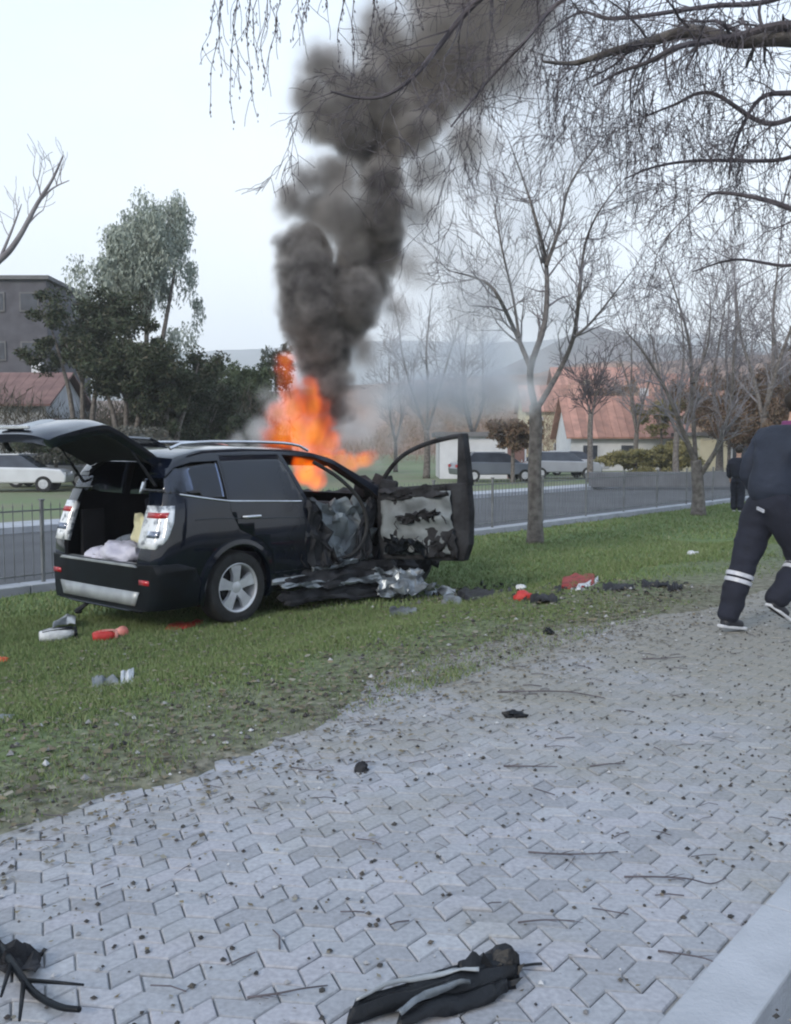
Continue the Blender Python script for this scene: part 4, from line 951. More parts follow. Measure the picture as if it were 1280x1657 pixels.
# bare winter trees far behind on the right: one mesh shared by copies
Pf = dict(wob=.14, up=.06, rmin=.010, kids=[0, 4, 5, 6], ang=(18, 48), len=(.5, .8), L=1.9)
proto = None
for i, (px, Y, sc, lb) in enumerate(((690, 50, 1.0, 'distant bare tree in the smoke left of the forked tree'), (765, 55, .95, 'distant bare tree directly left of the forked trunk'), (1030, 60, 1.0, 'distant bare tree behind the left arm of the V shaped tree'),
        (1095, 48, .95, 'distant bare tree inside the V of the wide tree'), (1165, 52, 1.15, 'distant bare tree right of the V shaped tree'), (1235, 46, 1.2, 'distant bare tree above the walking person'), (1290, 50, 1.1, 'distant bare tree cut by the right edge'), (640, 62, .8, 'distant bare tree behind the burning bonnet'))):
    if proto is None:
        proto = limb_tree([Vector((0, 0, -.2)), Vector((.05, 0, 1.2)), Vector((0, 0, 2.4))],
            [([Vector((0, 0, 2.2)), Vector((-.6, .3, 4)), Vector((-1.2, .2, 6)), Vector((-1.5, .3, 8))], .10, .03), ([Vector((0, 0, 2.3)), Vector((.6, -.4, 4.2)), Vector((1.1, -.2, 6)), Vector((1.6, 0, 7.6))], .10, .03),
             ([Vector((0, 0, 2.4)), Vector((.1, .5, 4.6)), Vector((0, .6, 6.6)), Vector((.2, .5, 8.8))], .10, .03)], 'winter_tree', 'x', 'tree', Pf, .17, 2, 'bare winter trees beyond the road', pertwig=3, twm=M['twigpale'])
        o = proto
    else: o = copy_tree(proto)
    o['label'] = lb; o.location = gb(px, Y); o.rotation_euler = (0, 0, i * 1.1); o.scale = (sc, sc, sc)

# ================================================================== FENCE
def fence():
    root = empty('metal_fence', aq(0, 10.80, ROADZ + .19), R(50), 'thin grey metal fence with low uprights running between lawn and road', 'fence')
    post = MB().box((0, 0, .50), (.038, .038, 1.04)); post.box((0, 0, 1.03), (.06, .06, .02)); pm = None
    pk = MB().box((0, 0, .50), (.009, .007, .90)); pk.add([(-.009, 0, .95), (.009, 0, .95), (0, 0, 1.02), (0, .008, .97), (0, -.008, .97)], [(0, 1, 3), (1, 2, 3), (2, 0, 3), (1, 0, 4), (2, 1, 4), (0, 2, 4)]); km_ = None
    for k in range(44):
        o = post.build('post', M['fencegrey'], root) if pm is None else bpy.data.objects.new('post', pm); 
        if pm is not None: C.objects.link(o); o.parent = root
        pm = o.data; o.location = (-4 + k * 2.0, 0, 0)
    for z in (.10, .90):
        for k in range(43): 
            MB().box((-3 + k * 2.0, 0, z), (1.955, .016, .020)).build('rail', M['fencegrey'], root)
    rest = MB(); n_ = 0
    for k in range(int(86 / .125)):
        a = -4 + k * .125
        if abs((a + 4) % 2.0) < .04: continue
        if n_ < 290:
            o = pk.build('picket', M['fencegrey'], root) if km_ is None else bpy.data.objects.new('picket', km_)
            if km_ is not None: C.objects.link(o); o.parent = root
            km_ = o.data; o.location = (a, 0, 0); n_ += 1
        else: rest.add([(v[0] + a, v[1], v[2]) for v in pk.v], pk.f)
    rest.build('picket', M['fencegrey'], root, fixn=False)['kind'] = 'stuff'
fence()

# ================================================================== BUILDINGS
def plain(name, c, c2=None, rough=.85, sc=1.5): return mat(name, c, c2, sc, rough=rough, bump=.1)
wall_w = plain('white_render', (.62, .64, .68), (.52, .54, .58)); wall_g = plain('grey_render', (.10, .10, .12), (.07, .07, .085)); roof_r = mat('orange_tiles', (.40, .215, .17), (.28, .155, .125), 2.0, rough=.9, bump=.5, bscale=9, island=.25)
roof_d = plain('dark_red_roof', (.20, .12, .11), (.14, .08, .075)); wall_y = plain('cream_render', (.58, .55, .42), (.50, .47, .35)); winm = mat('far_window', (.05, .06, .08), (.03, .035, .05), 2, rough=.15); roof_f = plain('flat_roof', (.16, .16, .17))
def house(name, px, Y, w, d, h, rh, wm, rm, label, rot=0, nwin=3, floors=1, gable=True, door=True):
    root = empty(name, gb(px, Y), rot, label, 'building'); root.location.z = ROADZ + .05
    MB().box((0, 0, h / 2), (w, d, h)).build('wall', wm, root)
    if gable:
        r = MB(); nt_ = max(4, int(w / .5))
        for k in range(nt_):       # courses of tiles, each strip lapped over its neighbour
            x0 = -w / 2 - .4 + (w + .8) * k / nt_; x1 = x0 + (w + .8) / nt_ * .97
            for sgn in (-1, 1):
                ys, zs = sgn * (d / 2 + .5), h - .12; r.add([(x0, ys, zs), (x1, ys, zs), (x1, 0, h + rh), (x0, 0, h + rh), (x0, ys, zs + .12), (x1, ys, zs + .12), (x1, 0, h + rh + .12), (x0, 0, h + rh + .12)], [(0, 1, 2, 3), (4, 7, 6, 5), (0, 4, 5, 1), (1, 5, 6, 2), (3, 2, 6, 7), (0, 3, 7, 4)])
        r.build('roof', rm, root)
        g_ = MB().prism([(-d / 2, h + .001), (d / 2, h + .001), (0, h + rh - .03)], -w / 2, w / 2, 'x').build('gable', wm, root)
        MB().box((w * .25, d * .1, h + rh + .2), (.5, .5, 1.0)).build('chimney', wm, root)
    else: MB().box((0, 0, h + .12), (w + .5, d + .5, .24)).build('roof', rm, root)
    for f in range(floors):
        for k in range(nwin):
            x = -w / 2 + w * (k + .5) / nwin; z = h / floors * (f + .55)
            wn_ = MB().box((x, -d / 2 - .03, z), (1.2, .10, 1.2)).build('window', roof_f if wm is wall_g else wall_w, root); MB().box((x, -d / 2 - .09, z), (1.0, .04, 1.0)).build('pane', winm, wn_)
    if door: dd = MB().box((w * .38, -d / 2 - .03, 1.0), (.9, .1, 2.0)).build('door', roof_d, root); MB().box((w * .38 + .3, -d / 2 - .11, 1.0), (.05, .05, .15)).build('handle', M['chrome'], dd)
    return root
house('grey_building', -10, 62, 10.5, 8, 12.0, 0, wall_g, roof_f, 'dark grey flat roofed building at the left edge behind the evergreens', nwin=5, floors=4, gable=False, door=False)
house('red_roof_house', 5, 50, 7.0, 6, 3.9, 1.7, wall_w, roof_d, 'low white house with dull red roof at the left edge', nwin=2, door=False)
house('orange_roof_house', 1000, 68, 8.0, 6, 2.4, 2.9, wall_w, roof_r, 'house with salmon orange tiled roof behind the parked cars', nwin=3)
house('white_building', 775, 52, 4.6, 5, 2.3, 0, wall_w, roof_f, 'white flat roofed garage seen through and beside the open door', nwin=0, gable=False)
house('cream_building', 1175, 60, 5.0, 5, 2.4, 0, wall_y, roof_f, 'small cream building behind the V shaped bare tree', nwin=1, gable=False)
house('cream_house', 915, 95, 9, 6, 5.2, 2.6, wall_y, roof_r, 'cream house with tiled roof far behind the parked cars', nwin=4, floors=2)
house('terrace_house', 1090, 110, 9, 6, 7.5, 2.6, plain('peach_render', (.50, .36, .28)), roof_r, 'peach house on the slope behind the V shaped tree', nwin=4, floors=2)
house('brick_house', 965, 125, 12, 6, 9.5, 2.6, plain('brown_render', (.30, .22, .17)), roof_r, 'brown house highest on the slope above the orange roof', nwin=4, floors=2)

# low wall on the right beyond the road
lw = MB()
lw.box((0, 0, .32), (9.5, .35, .64)); o = lw.build('low_wall', plain('dark_grey_wall', (.13, .14, .16)), None, bevel=.02); o.location = gb(1130, 40); o.rotation_euler = (0, 0, R(4)); tag(o, 'low dark grey wall along the far side of the road at right', 'wall')

# leafless thickets behind the houses: slivers of twig nobody could count
def thicket(name, m, boxes, label):
    out = []
    for px0, px1, Y0, Y1, ytop, n in boxes:
        px = rng.uniform(px0, px1, n) + rng.normal(0, 35, n); Y = rng.uniform(Y0, Y1, n); X = (px - 640) / F * Y
        hmax = ((720 - ytop) / F * Y + CAMZ - ROADZ) * np.clip((px - px0 + 60) / 120, .35, 1)
        crown = .72 + .28 * np.array([noise.noise(Vector((x * .22, y * .1, 3))) for x, y in zip(X, Y)]) + .12 * rng.normal(0, 1, n) * .5
        z = ROADZ + hmax * crown * rng.random(n) ** .7; L = rng.uniform(.25, 1.1, n); w = rng.uniform(.012, .035, n)
        d = rng.normal(0, 1, (n, 3)); d[:, 2] = np.abs(d[:, 2]) + .8; d /= np.linalg.norm(d, axis=1)[:, None]; P = np.stack([X, Y, z], 1)
        s_ = np.cross(d, rng.normal(0, 1, (n, 3))); s_ /= np.linalg.norm(s_, axis=1)[:, None]
        out.append(np.stack([P - s_ * w[:, None], P + s_ * w[:, None], P + d * L[:, None]], 1).reshape(-1, 3))
    return tag(numpy_tris(name, np.concatenate(out), m), label, 'thicket', kind='stuff')
thicket('thicket', stuffcol('thicket_twig', [(.15, .10, .075), (.24, .16, .12), (.19, .15, .11), (.30, .21, .16)]), [(860, 1400, 72, 130, 600, 42000), (1200, 1420, 62, 72, 640, 16000), (600, 870, 90, 140, 640, 16000)], 'brown leafless thicket covering the slope behind the houses')
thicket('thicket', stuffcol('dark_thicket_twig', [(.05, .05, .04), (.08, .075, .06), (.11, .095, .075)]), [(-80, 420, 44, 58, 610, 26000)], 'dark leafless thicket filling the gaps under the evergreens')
# parked cars far away
def far_car(color, px, Y, rz, label):
    root = empty('parked_car', gb(px, Y), rz, label, 'car', 'cars parked across the road')
    cm = mat('car_paint', color, tuple(v * .9 for v in color), 2, rough=.3, coat=.6)
    low = [(-2.1, .35), (2.1, .35), (2.15, .62), (1.95, .86), (1.1, .93), (-1.2, .98), (-2.05, .93), (-2.15, .65)]
    MB().prism(low, -.85, .85).build('body', cm, root, bevel=.06)
    cab = MB(); P0 = [(-1.75, .97), (1.15, .92), (.45, 1.40), (-1.25, 1.43)]; n = 4
    cab.add([(x, -.78, z) for x, z in P0[:2]] + [(x, -.62, z) for x, z in P0[2:]] + [(x, .78, z) for x, z in P0[:2]] + [(x, .62, z) for x, z in P0[2:]], [(0, 1, 2, 3), (7, 6, 5, 4), (0, 4, 5, 1), (1, 5, 6, 2), (2, 6, 7, 3), (3, 7, 4, 0)])
    cab.build('cabin', winm, root, bevel=.03)
    MB().box((-.4, 0, 1.435), (1.55, 1.2, .05)).build('roof', cm, root, bevel=.02)
    for x in (-1.3, 1.3):
        for sg in (-1, 1):
            w = MB().lathe([(0, -.09), (.30, -.09), (.31, 0), (.30, .09), (0, .09)], (x, sg * .80, .31), 20, 'y').build('wheel', M['rubber'], root)
            MB().lathe([(0, sg * .095), (.18, sg * .095), (.19, 0)], (x, sg * .80, .31), 14, 'y').build('rim', M['alloy'], w)
    for sg in (-1, 1):
        MB().box((-2.13, sg * .65, .78), (.05, .28, .14)).build('tail_lamp', M['red'], root); MB().box((2.09, sg * .62, .70), (.06, .3, .13)).build('headlight', M['lampclear'], root)
far_car((.62, .64, .68), 20, 36, R(8), 'white car parked at the left edge below the raised tailgate')
far_car((.30, .32, .36), 905, 50, R(10), 'grey car parked right of the tall bare trunk')
far_car((.45, .47, .52), 925, 56, R(14), 'silver car parked behind the grey car right of the bare trunk')
far_car((.12, .14, .18), 800, 46, R(12), 'dark car in front of the white garage')
far_car((.35, .37, .41), 85, 40, R(4), 'grey car parked behind the white car under the tailgate')

# ================================================================== HILLS
def hill(name, Y, ridge, m, base=-.9, thick=.6, amp=.02, seed=0):
    rows = []; n = 180; xs = np.linspace(-900, 2400, n); zt = [(720 - np.interp(x, *zip(*ridge))) / F * Y + CAMZ for x in xs]
    for j, f in enumerate((0, .12, .3, .5, .72, .9, 1.0, .9, .6, 0)):
        yy = Y * (1 - thick * .5 + thick * .5 * (j / 6)) if j <= 6 else Y * (1 + thick * .2 * (j - 6))
        r = []
        for i, x in enumerate(xs):
            wx = (x - 640) / F * Y; nn = amp * Y * noise.fractal(Vector((wx / Y * 9, yy / Y * 9, seed)), 1, 2, 6)
            r.append(Vector((wx * yy / Y if False else wx, yy, base + (zt[i] - base) * f + nn * math.sin(math.pi * min(1, f)) + nn * .25)))
        rows.append(r)
    return tag(MB().grid(rows).build(name, m, smooth=True, angle=180, fixn=False), kind='structure')
hm1 = mat('far_hill', (.17, .19, .20), (.10, .12, .13), .012, rough=1, world_co=True, bump=1, bscale=.1)
hm2 = mat('near_hill', (.26, .17, .13), (.12, .09, .075), .06, rough=1, world_co=True, bump=1, bscale=.4)
hill('mountain', 1500, [(-900, 540), (0, 560), (300, 572), (420, 566), (560, 556), (700, 552), (860, 558), (900, 550), (930, 550), (960, 550), (990, 550), (1040, 546), (1120, 546), (1280, 560), (2400, 540)], hm1, seed=3)
hill('hill', 240, [(-900, 660), (0, 655), (400, 640), (560, 625), (700, 615), (860, 605), (930, 590), (1000, 585), (1060, 590), (1150, 580), (1280, 570), (2400, 560)], hm2, seed=9, amp=.012)
hm3 = mat('middle_hill', (.12, .11, .115), (.07, .07, .075), .04, rough=1, world_co=True, bump=1, bscale=.3)
hill('hill', 700, [(-900, 700), (0, 690), (560, 660), (760, 620), (860, 575), (910, 548), (950, 530), (985, 536), (1030, 556), (1090, 560), (1160, 568), (1280, 575), (2400, 580)], hm3, seed=5, amp=.006)

# ================================================================== HAZE
hz = bpy.data.materials.new('haze'); hz.use_nodes = True; nt = hz.node_tree; nt.nodes.remove(nt.nodes['Principled BSDF'])
pvn = nt.nodes.new('ShaderNodeVolumePrincipled'); pvn.inputs['Color'].default_value = (.93, .96, .99, 1); pvn.inputs['Density'].default_value = .0006
lk(nt, pvn.outputs[0], nt.nodes['Material Output'].inputs['Volume'])
hb_ = MB().box((850, 1200, 139), (4600, 4000, 282)); tag(hb_.build('haze', hz), kind='stuff')
# ================================================================== GRASS AND LITTER (uncountable)
def lawn_point(a, q): p = aq(a, q); return p.x, p.y, lawnz(p, q, qedge(a))
def patch(x, y): return noise.fractal(Vector((x * .9, y * .9, 4)), 1, 2, 4)
random.seed(12)
def blades(n, dmin, dmax, h0, w0, amin, amax, qmax):
    out = []
    while len(out) < n:
        a = random.uniform(amin, amax); q = random.uniform(3.2, qmax); p = aq(a, q)
        if p.y < 1.5: continue
        px = 640 + F * p.x / p.y; d = p.y
        if not (dmin < d < dmax) or not (-80 < px < 1360): continue
        gr = sstep(3.2, 4.9, q + 1.3 * patch(p.x, p.y))
        if random.random() > .16 + .84 * gr: continue
        out.append((p.x, p.y, lawnz(p, q, qedge(a)), gr))
    A = np.array(out); k = len(A); th = rng.uniform(0, 2 * np.pi, k); h = h0 * rng.uniform(.4, 1.2, k) * (.5 + .5 * A[:, 3]); w = w0 * rng.uniform(.6, 1.2, k)
    lean = rng.normal(0, .5, (k, 2)) * h[:, None]
    Vv = np.zeros((k, 3, 3)); dx, dy = np.cos(th) * w, np.sin(th) * w
    Vv[:, 0] = np.stack([A[:, 0] - dx, A[:, 1] - dy, A[:, 2] - .004], 1); Vv[:, 1] = np.stack([A[:, 0] + dx, A[:, 1] + dy, A[:, 2] - .004], 1)
    Vv[:, 2] = np.stack([A[:, 0] + lean[:, 0], A[:, 1] + lean[:, 1], A[:, 2] + h], 1); return Vv.reshape(-1, 3)
gm = stuffcol('grass_blade', [(.085, .135, .045), (.13, .19, .07), (.17, .225, .095), (.20, .215, .12), (.11, .165, .06)], rough=.7, spec=.2)
vv = np.concatenate([blades(110000, 2.8, 9.5, .042, .0042, -4, 8, 9.5), blades(50000, 9.5, 17, .05, .009, -6, 16, 10.5), blades(18000, 17, 34, .055, .018, 2, 34, 10.5)])
tag(numpy_tris('grass', vv, gm), 'short green grass covering the lawn around the wrecked car', 'grass', kind='stuff')
# dead leaves and dry stalks on the bare soil, path edge
def flakes(n, size, qf, zoff, amin=-4, amax=9, ymax=12):
    out = []
    while len(out) < n:
        a = random.uniform(amin, amax); q = qf(); p = aq(a, q)
        if p.y < 1.6 or p.y > ymax: continue
        px = 640 + F * p.x / p.y
        if not -80 < px < 1360: continue
        z = lawnz(p, q, qedge(a)) if q > qedge(a) else 0.0
        out.append((p.x, p.y, z + zoff))
    A = np.array(out); k = len(A); Vv = np.zeros((k, 4, 3)); th = rng.uniform(0, 6.28, k); s = size * rng.uniform(.3, 1.3, k); e = rng.uniform(.3, 1, k)
    for j, (ux, uy) in enumerate(((-1, -.2), (.1, -1), (1, .1), (-.1, 1))):
        x = ux * s; y = uy * s * e
        Vv[:, j, 0] = A[:, 0] + x * np.cos(th) - y * np.sin(th); Vv[:, j, 1] = A[:, 1] + x * np.sin(th) + y * np.cos(th); Vv[:, j, 2] = A[:, 2] + rng.uniform(0, 1, k) * s * .7
    return Vv.reshape(-1, 3)
lm = stuffcol('dead_leaf', [(.06, .05, .035), (.20, .17, .11), (.12, .10, .07), (.24, .23, .19), (.09, .08, .06), (.05, .045, .04)])
vv = np.concatenate([flakes(6000, .014, lambda: random.gauss(3.5, .45), .004), flakes(1100, .008, lambda: random.uniform(.95, 3.2), .004), flakes(5000, .02, lambda: random.uniform(3.3, 7), .012)])
tag(numpy_tris('leaf_litter', vv, lm, 4), 'dead leaves and straw scattered along the lawn edge and over the pavers', 'leaf litter', kind='stuff')
def stones(n, s0, qf, ymax=8):
    b = MB(); k = 0
    while k < n:
        a = random.uniform(-3, 9); q = qf(); p = aq(a, q)
        if p.y < 1.8 or p.y > ymax or abs(p.x / p.y) > .45: continue
        k += 1; z = (lawnz(p, q, qedge(a)) if q > qedge(a) else 0); s = s0 * random.uniform(.4, 1.3) ** 1.3
        vs = [Vector(v) * s * random.uniform(.7, 1.2) for v in ((1, 0, 0), (-1, .1, 0), (0, 1, 0), (.1, -1, 0), (0, 0, .8), (0, 0, -.6))]
        rz = Matrix.Rotation(random.random() * 6, 3, 'Z'); b.add([rz @ v + Vector((p.x, p.y, z + s * .35)) for v in vs], [(0, 2, 4), (2, 1, 4), (1, 3, 4), (3, 0, 4), (2, 0, 5), (1, 2, 5), (3, 1, 5), (0, 3, 5)])
    return b
sm_ = stuffcol('debris_crumb', [(.02, .02, .022), (.05, .05, .05), (.035, .03, .03), (.45, .46, .48), (.03, .03, .03), (.10, .09, .08)])
b = stones(1500, .0085, lambda: random.uniform(.5, 3.4)); b2_ = stones(1100, .016, lambda: random.uniform(3.3, 7.5), 14)
b.add(b2_.v, b2_.f); tag(b.build('debris', sm_, fixn=False), 'small dark crumbs and glass chips strewn over pavers and grass', 'debris', kind='stuff')
# short twigs strewn about, too many to count
tb_ = MB(); k = 0
while k < 230:
    a = random.uniform(-3, 7); q = random.choice((random.uniform(1.0, 3.2), random.gauss(3.6, .6))); p = aq(a, q)
    if p.y < 2 or p.y > 8.5 or abs(p.x / p.y) > .45: continue
    k += 1; z = (lawnz(p, q, qedge(a)) if q > qedge(a) else 0) + .005; th = random.gauss(0, .7); L = random.uniform(.012, .06)
    d = Vector((math.cos(th), math.sin(th), 0)) * L; c = Vector((p.x, p.y, z)); tb_.tube([c - d, c + Vector((random.gauss(0, .006), random.gauss(0, .006), .004)), c + d], random.uniform(.0010, .0026), 4)
tag(tb_.build('twig_litter', M['twig'], fixn=False), 'tiny broken twigs strewn over the pavers and dry soil', 'twig litter', kind='stuff')

# single twigs and sticks one can point at
def stick(name, pts, r, label, cat='twig', group='twigs lying on the pavers', m=None, side=True):
    base = G(*pts[0]); P_ = []
    for i, p in enumerate(pts): g = G(*p); P_.append(Vector((g.x, g.y, g.z + r + .012 * math.sin(2.2 * i) ** 2)) - base)
    s = smoothpath(P_, 4); b = MB().tube(s, list(np.linspace(r, r * .5, len(s))), 6)
    if side:
        for k in range(3):
            i = random.randint(1, len(s) - 2); d = rotv((s[i + 1] - s[i]).normalized(), R(35), random.choice((0, 3.1))); d.z = abs(d.z) * .3; b.tube([s[i], s[i] + d * r * 9, s[i] + d * r * 17 + Vector((0, 0, -.001))], [r * .5, r * .4, r * .25], 4)
    return tag(b.build(name, m or M['twig'], None, smooth=True, angle=180, loc=base), label, cat, group)
for pts, r, lb in ((((1010, 1420), (1060, 1424), (1110, 1428), (1150, 1432), (1175, 1424)), .0045, 'long thin twig lying on the pavers near the pale kerb'),
        (((1065, 1540), (1105, 1550), (1150, 1562), (1185, 1582)), .004, 'twig lying across the pavers onto the pale kerb stone'),
        (((400, 1616), (450, 1614), (490, 1608), (530, 1597)), .0045, 'curved twig on the pavers left of the torn black plastic'),
        (((815, 1241), (850, 1244), (902, 1246)), .006, 'straight twig in the middle of the path below the black lump'),
        (((805, 1121), (860, 1122), (920, 1124), (978, 1131)), .007, 'longest straight twig on the path beyond the small black lump'),
        (((955, 1241), (985, 1240), (1012, 1241)), .005, 'short twig to the right of the straight mid path twig'),
        (((855, 1380), (905, 1387), (955, 1388), (1000, 1380)), .005, 'gently bowed twig left of the long thin twig near the kerb'),
        (((1040, 1067), (1075, 1068), (1110, 1066)), .006, 'dark twig on the path below the walking person'),
        (((838, 1494), (880, 1494), (930, 1497)), .004, 'broken twig on the pavers above the torn black plastic'),
        (((35, 1310), (70, 1322), (105, 1326)), .004, 'twig at the left end of the paver edge'),
        (((470, 1242), (500, 1250), (540, 1252)), .004, 'twig beside the dry soil edge left of the small grey lump'),
        (((580, 1235), (600, 1236)), .004, 'stub of twig next to the small grey lump')):
    stick('twig', pts, r * .7, lb)
st_ = stick('broken_branch', [(-40, 1500), (0, 1545), (25, 1580), (55, 1615), (95, 1640), (130, 1650)], .014, 'dark curved branch lying at the bottom left corner of the path', 'branch', None, M['plastic'])
bm_ = crumple('bark_scrap', M['soot'], (0, 0, .01), (.16, -.04, .02), (-.02, .09, .05), (.14, .07, .01), .03, 5, None, 8, 6, .006); bm_.location = G(-30, 1570)
tag(bm_, 'dark brownish scrap lying over the curved branch at bottom left', 'scrap')

# torn black plastic in the foreground
def flat_item(name, m, poly, hs, label, cat, group=None, seed=1, amp=.02, th=.004, n=18, parent=None, lift=.01):
    """poly: two image-space edge polylines (lower, upper) laid on the ground and raised by hs"""
    lo, up = poly; rows = []
    def along(pl_, t):
        f = t * (len(pl_) - 1); i = min(int(f), len(pl_) - 2); f -= i; return (lerp(pl_[i][0], pl_[i + 1][0], f), lerp(pl_[i][1], pl_[i + 1][1], f))
    base = G(*along(lo, .5)) if parent is None else Vector(parent.location)
    for i in range(n + 1):
        t = i / n; p = G(*along(lo, t)); q = G(*along(up, t)); r = []
        nv = len(hs) - 1
        for j in range(nv + 1):
            c = p.lerp(q, j / nv); c.z += lift + hs[j] + amp * (noise.noise(Vector((t * 3 + seed, j * .45, seed))) + .5 * noise.noise(Vector((t * 7 + seed, j * 1.1, seed + 5)))) * min(1, 4 * t * (1 - t) + .3); r.append(c - base)
        rows.append(r)
    o = MB().grid(rows).build(name, m, parent, smooth=True, angle=30, solid=th, fixn=False)
    if parent is None: o.location = base
    return tag(o, label, cat, group) if label else o
blk = mat('torn_black_plastic', (.010, .012, .016), (.006, .007, .009), 8, rough=.45, spec=.25, bump=.4, bscale=30)
tp = flat_item('torn_trim', blk, ([(560, 1668), (640, 1648), (720, 1626), (790, 1608), (835, 1590)], [(578, 1640), (650, 1612), (720, 1588), (785, 1560), (838, 1578)]), [.0, .02, .03, .022, .025, .03, .0], 'large torn piece of black plastic trim in the foreground on the pavers', 'car trim', seed=4, amp=.016, n=26)
flat_item('torn_edge', M['silver'], ([(575, 1650), (650, 1618), (730, 1602), (775, 1600)], [(580, 1644), (650, 1611), (730, 1595), (775, 1594)]), [.036, .042, .036], None, None, seed=4, amp=.012, parent=tp)
flat_item('torn_edge', M['bentsilver'], ([(650, 1668), (690, 1640), (740, 1618), (762, 1616)], [(640, 1662), (682, 1632), (735, 1612), (760, 1612)]), [.028, .036, .028], None, None, seed=6, amp=.010, parent=tp)
flat_item('torn_flap', blk, ([(745, 1600), (790, 1592), (842, 1582)], [(740, 1585), (793, 1552), (836, 1578)]), [.02, .03, .05, .045, .02], None, None, seed=9, amp=.035, parent=tp)
flat_item('torn_flap', blk, ([(640, 1672), (720, 1650), (800, 1626), (822, 1610)], [(650, 1650), (720, 1626), (790, 1606), (820, 1600)]), [.0, .012, .018, .02], None, None, seed=19, amp=.018, parent=tp)
random.seed(8)
for (px, py, dx, hh) in ((788, 1588, -6, .075), (800, 1590, 12, .05), (815, 1586, 16, .055), (828, 1588, 22, .045), (770, 1592, -14, .045), (822, 1602, 26, .03)):
    g_ = G(px, py) - tp.location; d_ = G(px + dx, py) - tp.location; w_ = .022
    MB().add([g_ + Vector((-w_, 0, .0)), g_ + Vector((w_, .004, .0)), g_ + Vector((w_ * .5, .03, .002)), d_ + Vector((0, .01, hh)), g_ + Vector((w_ * .9, .0, hh * .45)), g_ + Vector((-w_ * .8, .01, hh * .4))], [(0, 1, 4), (0, 4, 5), (5, 4, 3), (1, 2, 4), (4, 2, 3), (2, 0, 5), (2, 5, 3), (0, 2, 1)]).build('torn_spike', blk, tp)
stc = MB().tube(smoothpath([G(835, 1582) + Vector((0, 0, .03)) - tp.location, G(862, 1572) + Vector((0, 0, .02)) - tp.location, G(876, 1564) + Vector((0, 0, .008)) - tp.location], 3), .004, 5).build('torn_strip', blk, tp)

# things thrown around the car
def lump(name, m, px, py, r, lb, cat, seed=1, group=None, rot=0, amp=.5, up=.55):
    g = G(px, py); o = blob(name, m, (g.x, g.y, g.z + r[2] * up), r, amp, seed, rot=rot, n=9); return tag(o, lb, cat, group)
orange = mat('orange_plastic', (.62, .10, .03), (.5, .07, .02), 5, rough=.5); redm = mat('red_fabric', (.50, .035, .03), (.36, .02, .02), 7, rough=.6, bump=.5, bscale=20); wht = mat('white_scrap', (.62, .64, .66), (.45, .47, .5), 9, rough=.6, bump=.5, bscale=30)
# rolled silver sunshade with dark bands
def roll(name, px0, py0, px1, py1, r, m, band, label, cat, nb=4):
    a, c = G(px0, py0), G(px1, py1); a.z += r * .9; c.z += r * .9; base = a.lerp(c, .5); d = (c - a); L = d.length; d.normalize(); root = empty(name, base - Vector((0, 0, r)), 0, label, cat); up = Vector((0, 0, r))
    n = 15; pts = [a + (c - a) * (k / (n - 1)) - base + up for k in range(n)]
    MB().tube(pts, [r * (.38 + .62 * math.sin(math.pi * min(1, (k + 1) / n * 1.1)) ** .5 + .10 * noise.noise(Vector((k * .9, px0, 0)))) for k in range(n)], 12).build('roll', m, root, smooth=True, angle=70)
    sd_ = d.cross(Vector((0, 0, 1))).normalized()
    for k in range(nb):
        t = (k + .5) / nb * 2 - 1; o_ = sd_ * (t * r * .8) + Vector((0, 0, math.sqrt(max(0, 1 - (t * .8) ** 2)) * r * .98))
        MB().tube([p + o_ * (.7 + .28 * math.sin(math.pi * (i + 1) / (n + 1))) for i, p in enumerate(pts[1:-1])], r * .11, 5).build('band', band, root, smooth=True)
    MB().lathe([(0, -.012), (r * .8, -.012), (r * .85, 0), (r * .8, .012), (0, .012)], (0, 0, 0), 14, 'y').build('cap', band, root, loc=pts[-1]).rotation_euler = (0, 0, math.atan2(d.y, d.x) - math.pi / 2)
    return root
roll('rolled_sunshade', 64, 1041, 122, 1034, .066, wht, M['plastic'], 'silver rolled car sunshade with dark stripes lying on grass behind the bumper', 'sunshade')
flat_item('sunshade_flap', M['silver'], ([(85, 1030), (108, 1022), (122, 1024)], [(88, 1022), (110, 1010), (124, 1014)]), [.07, .10, .09], 'loose silver strip sticking up from the rolled sunshade', 'strip', seed=3)
roll('red_bag', 150, 1040, 188, 1036, .055, redm, mat('pink_strap', (.55, .25, .22), None, 5), 'bright red cylindrical bag lying on the grass below the bumper reflector', 'bag', nb=2)
lump('red_container', mat('pale_red_plastic', (.58, .16, .13), (.62, .3, .26), 9, rough=.45), 196, 1030, (.075, .06, .058), 'pinkish red plastic container touching the right end of the red bag', 'container', 3, rot=.5, amp=.3)
flat_item('red_scrap', redm, ([(266, 1022), (300, 1022), (330, 1012)], [(280, 1013), (305, 1009), (328, 1008)]), [.01, .03, .02], 'flat red triangular scrap on the grass in front of the rear wheel', 'scrap', seed=2)
lump('orange_scrap', orange, 2, 1072, (.06, .05, .03), 'small orange scrap on the grass at the left edge', 'scrap', 2)
flat_item('torn_paper', M['inner'], ([(150, 1118), (170, 1113), (192, 1112)], [(148, 1100), (170, 1098), (190, 1106)]), [.0, .035, .03, .01], 'crumpled grey foil scrap on the grass left of the white shred', 'scrap', seed=7, amp=.04)
flat_item('white_shred', wht, ([(195, 1112), (205, 1110), (216, 1108)], [(196, 1100), (206, 1096), (217, 1094)]), [.0, .03, .045], 'small bright white shred standing up from the grass', 'scrap', seed=8, amp=.05)
lump('grey_scrap', M['inner'], 8, 1168, (.07, .04, .025), 'grey scrap on the grass at the left edge below the orange one', 'scrap', 5)
lump('dark_lump', M['soot'], 585, 1248, (.032, .025, .024), 'small dark grey lump alone in the middle of the pavers', 'debris', 6)
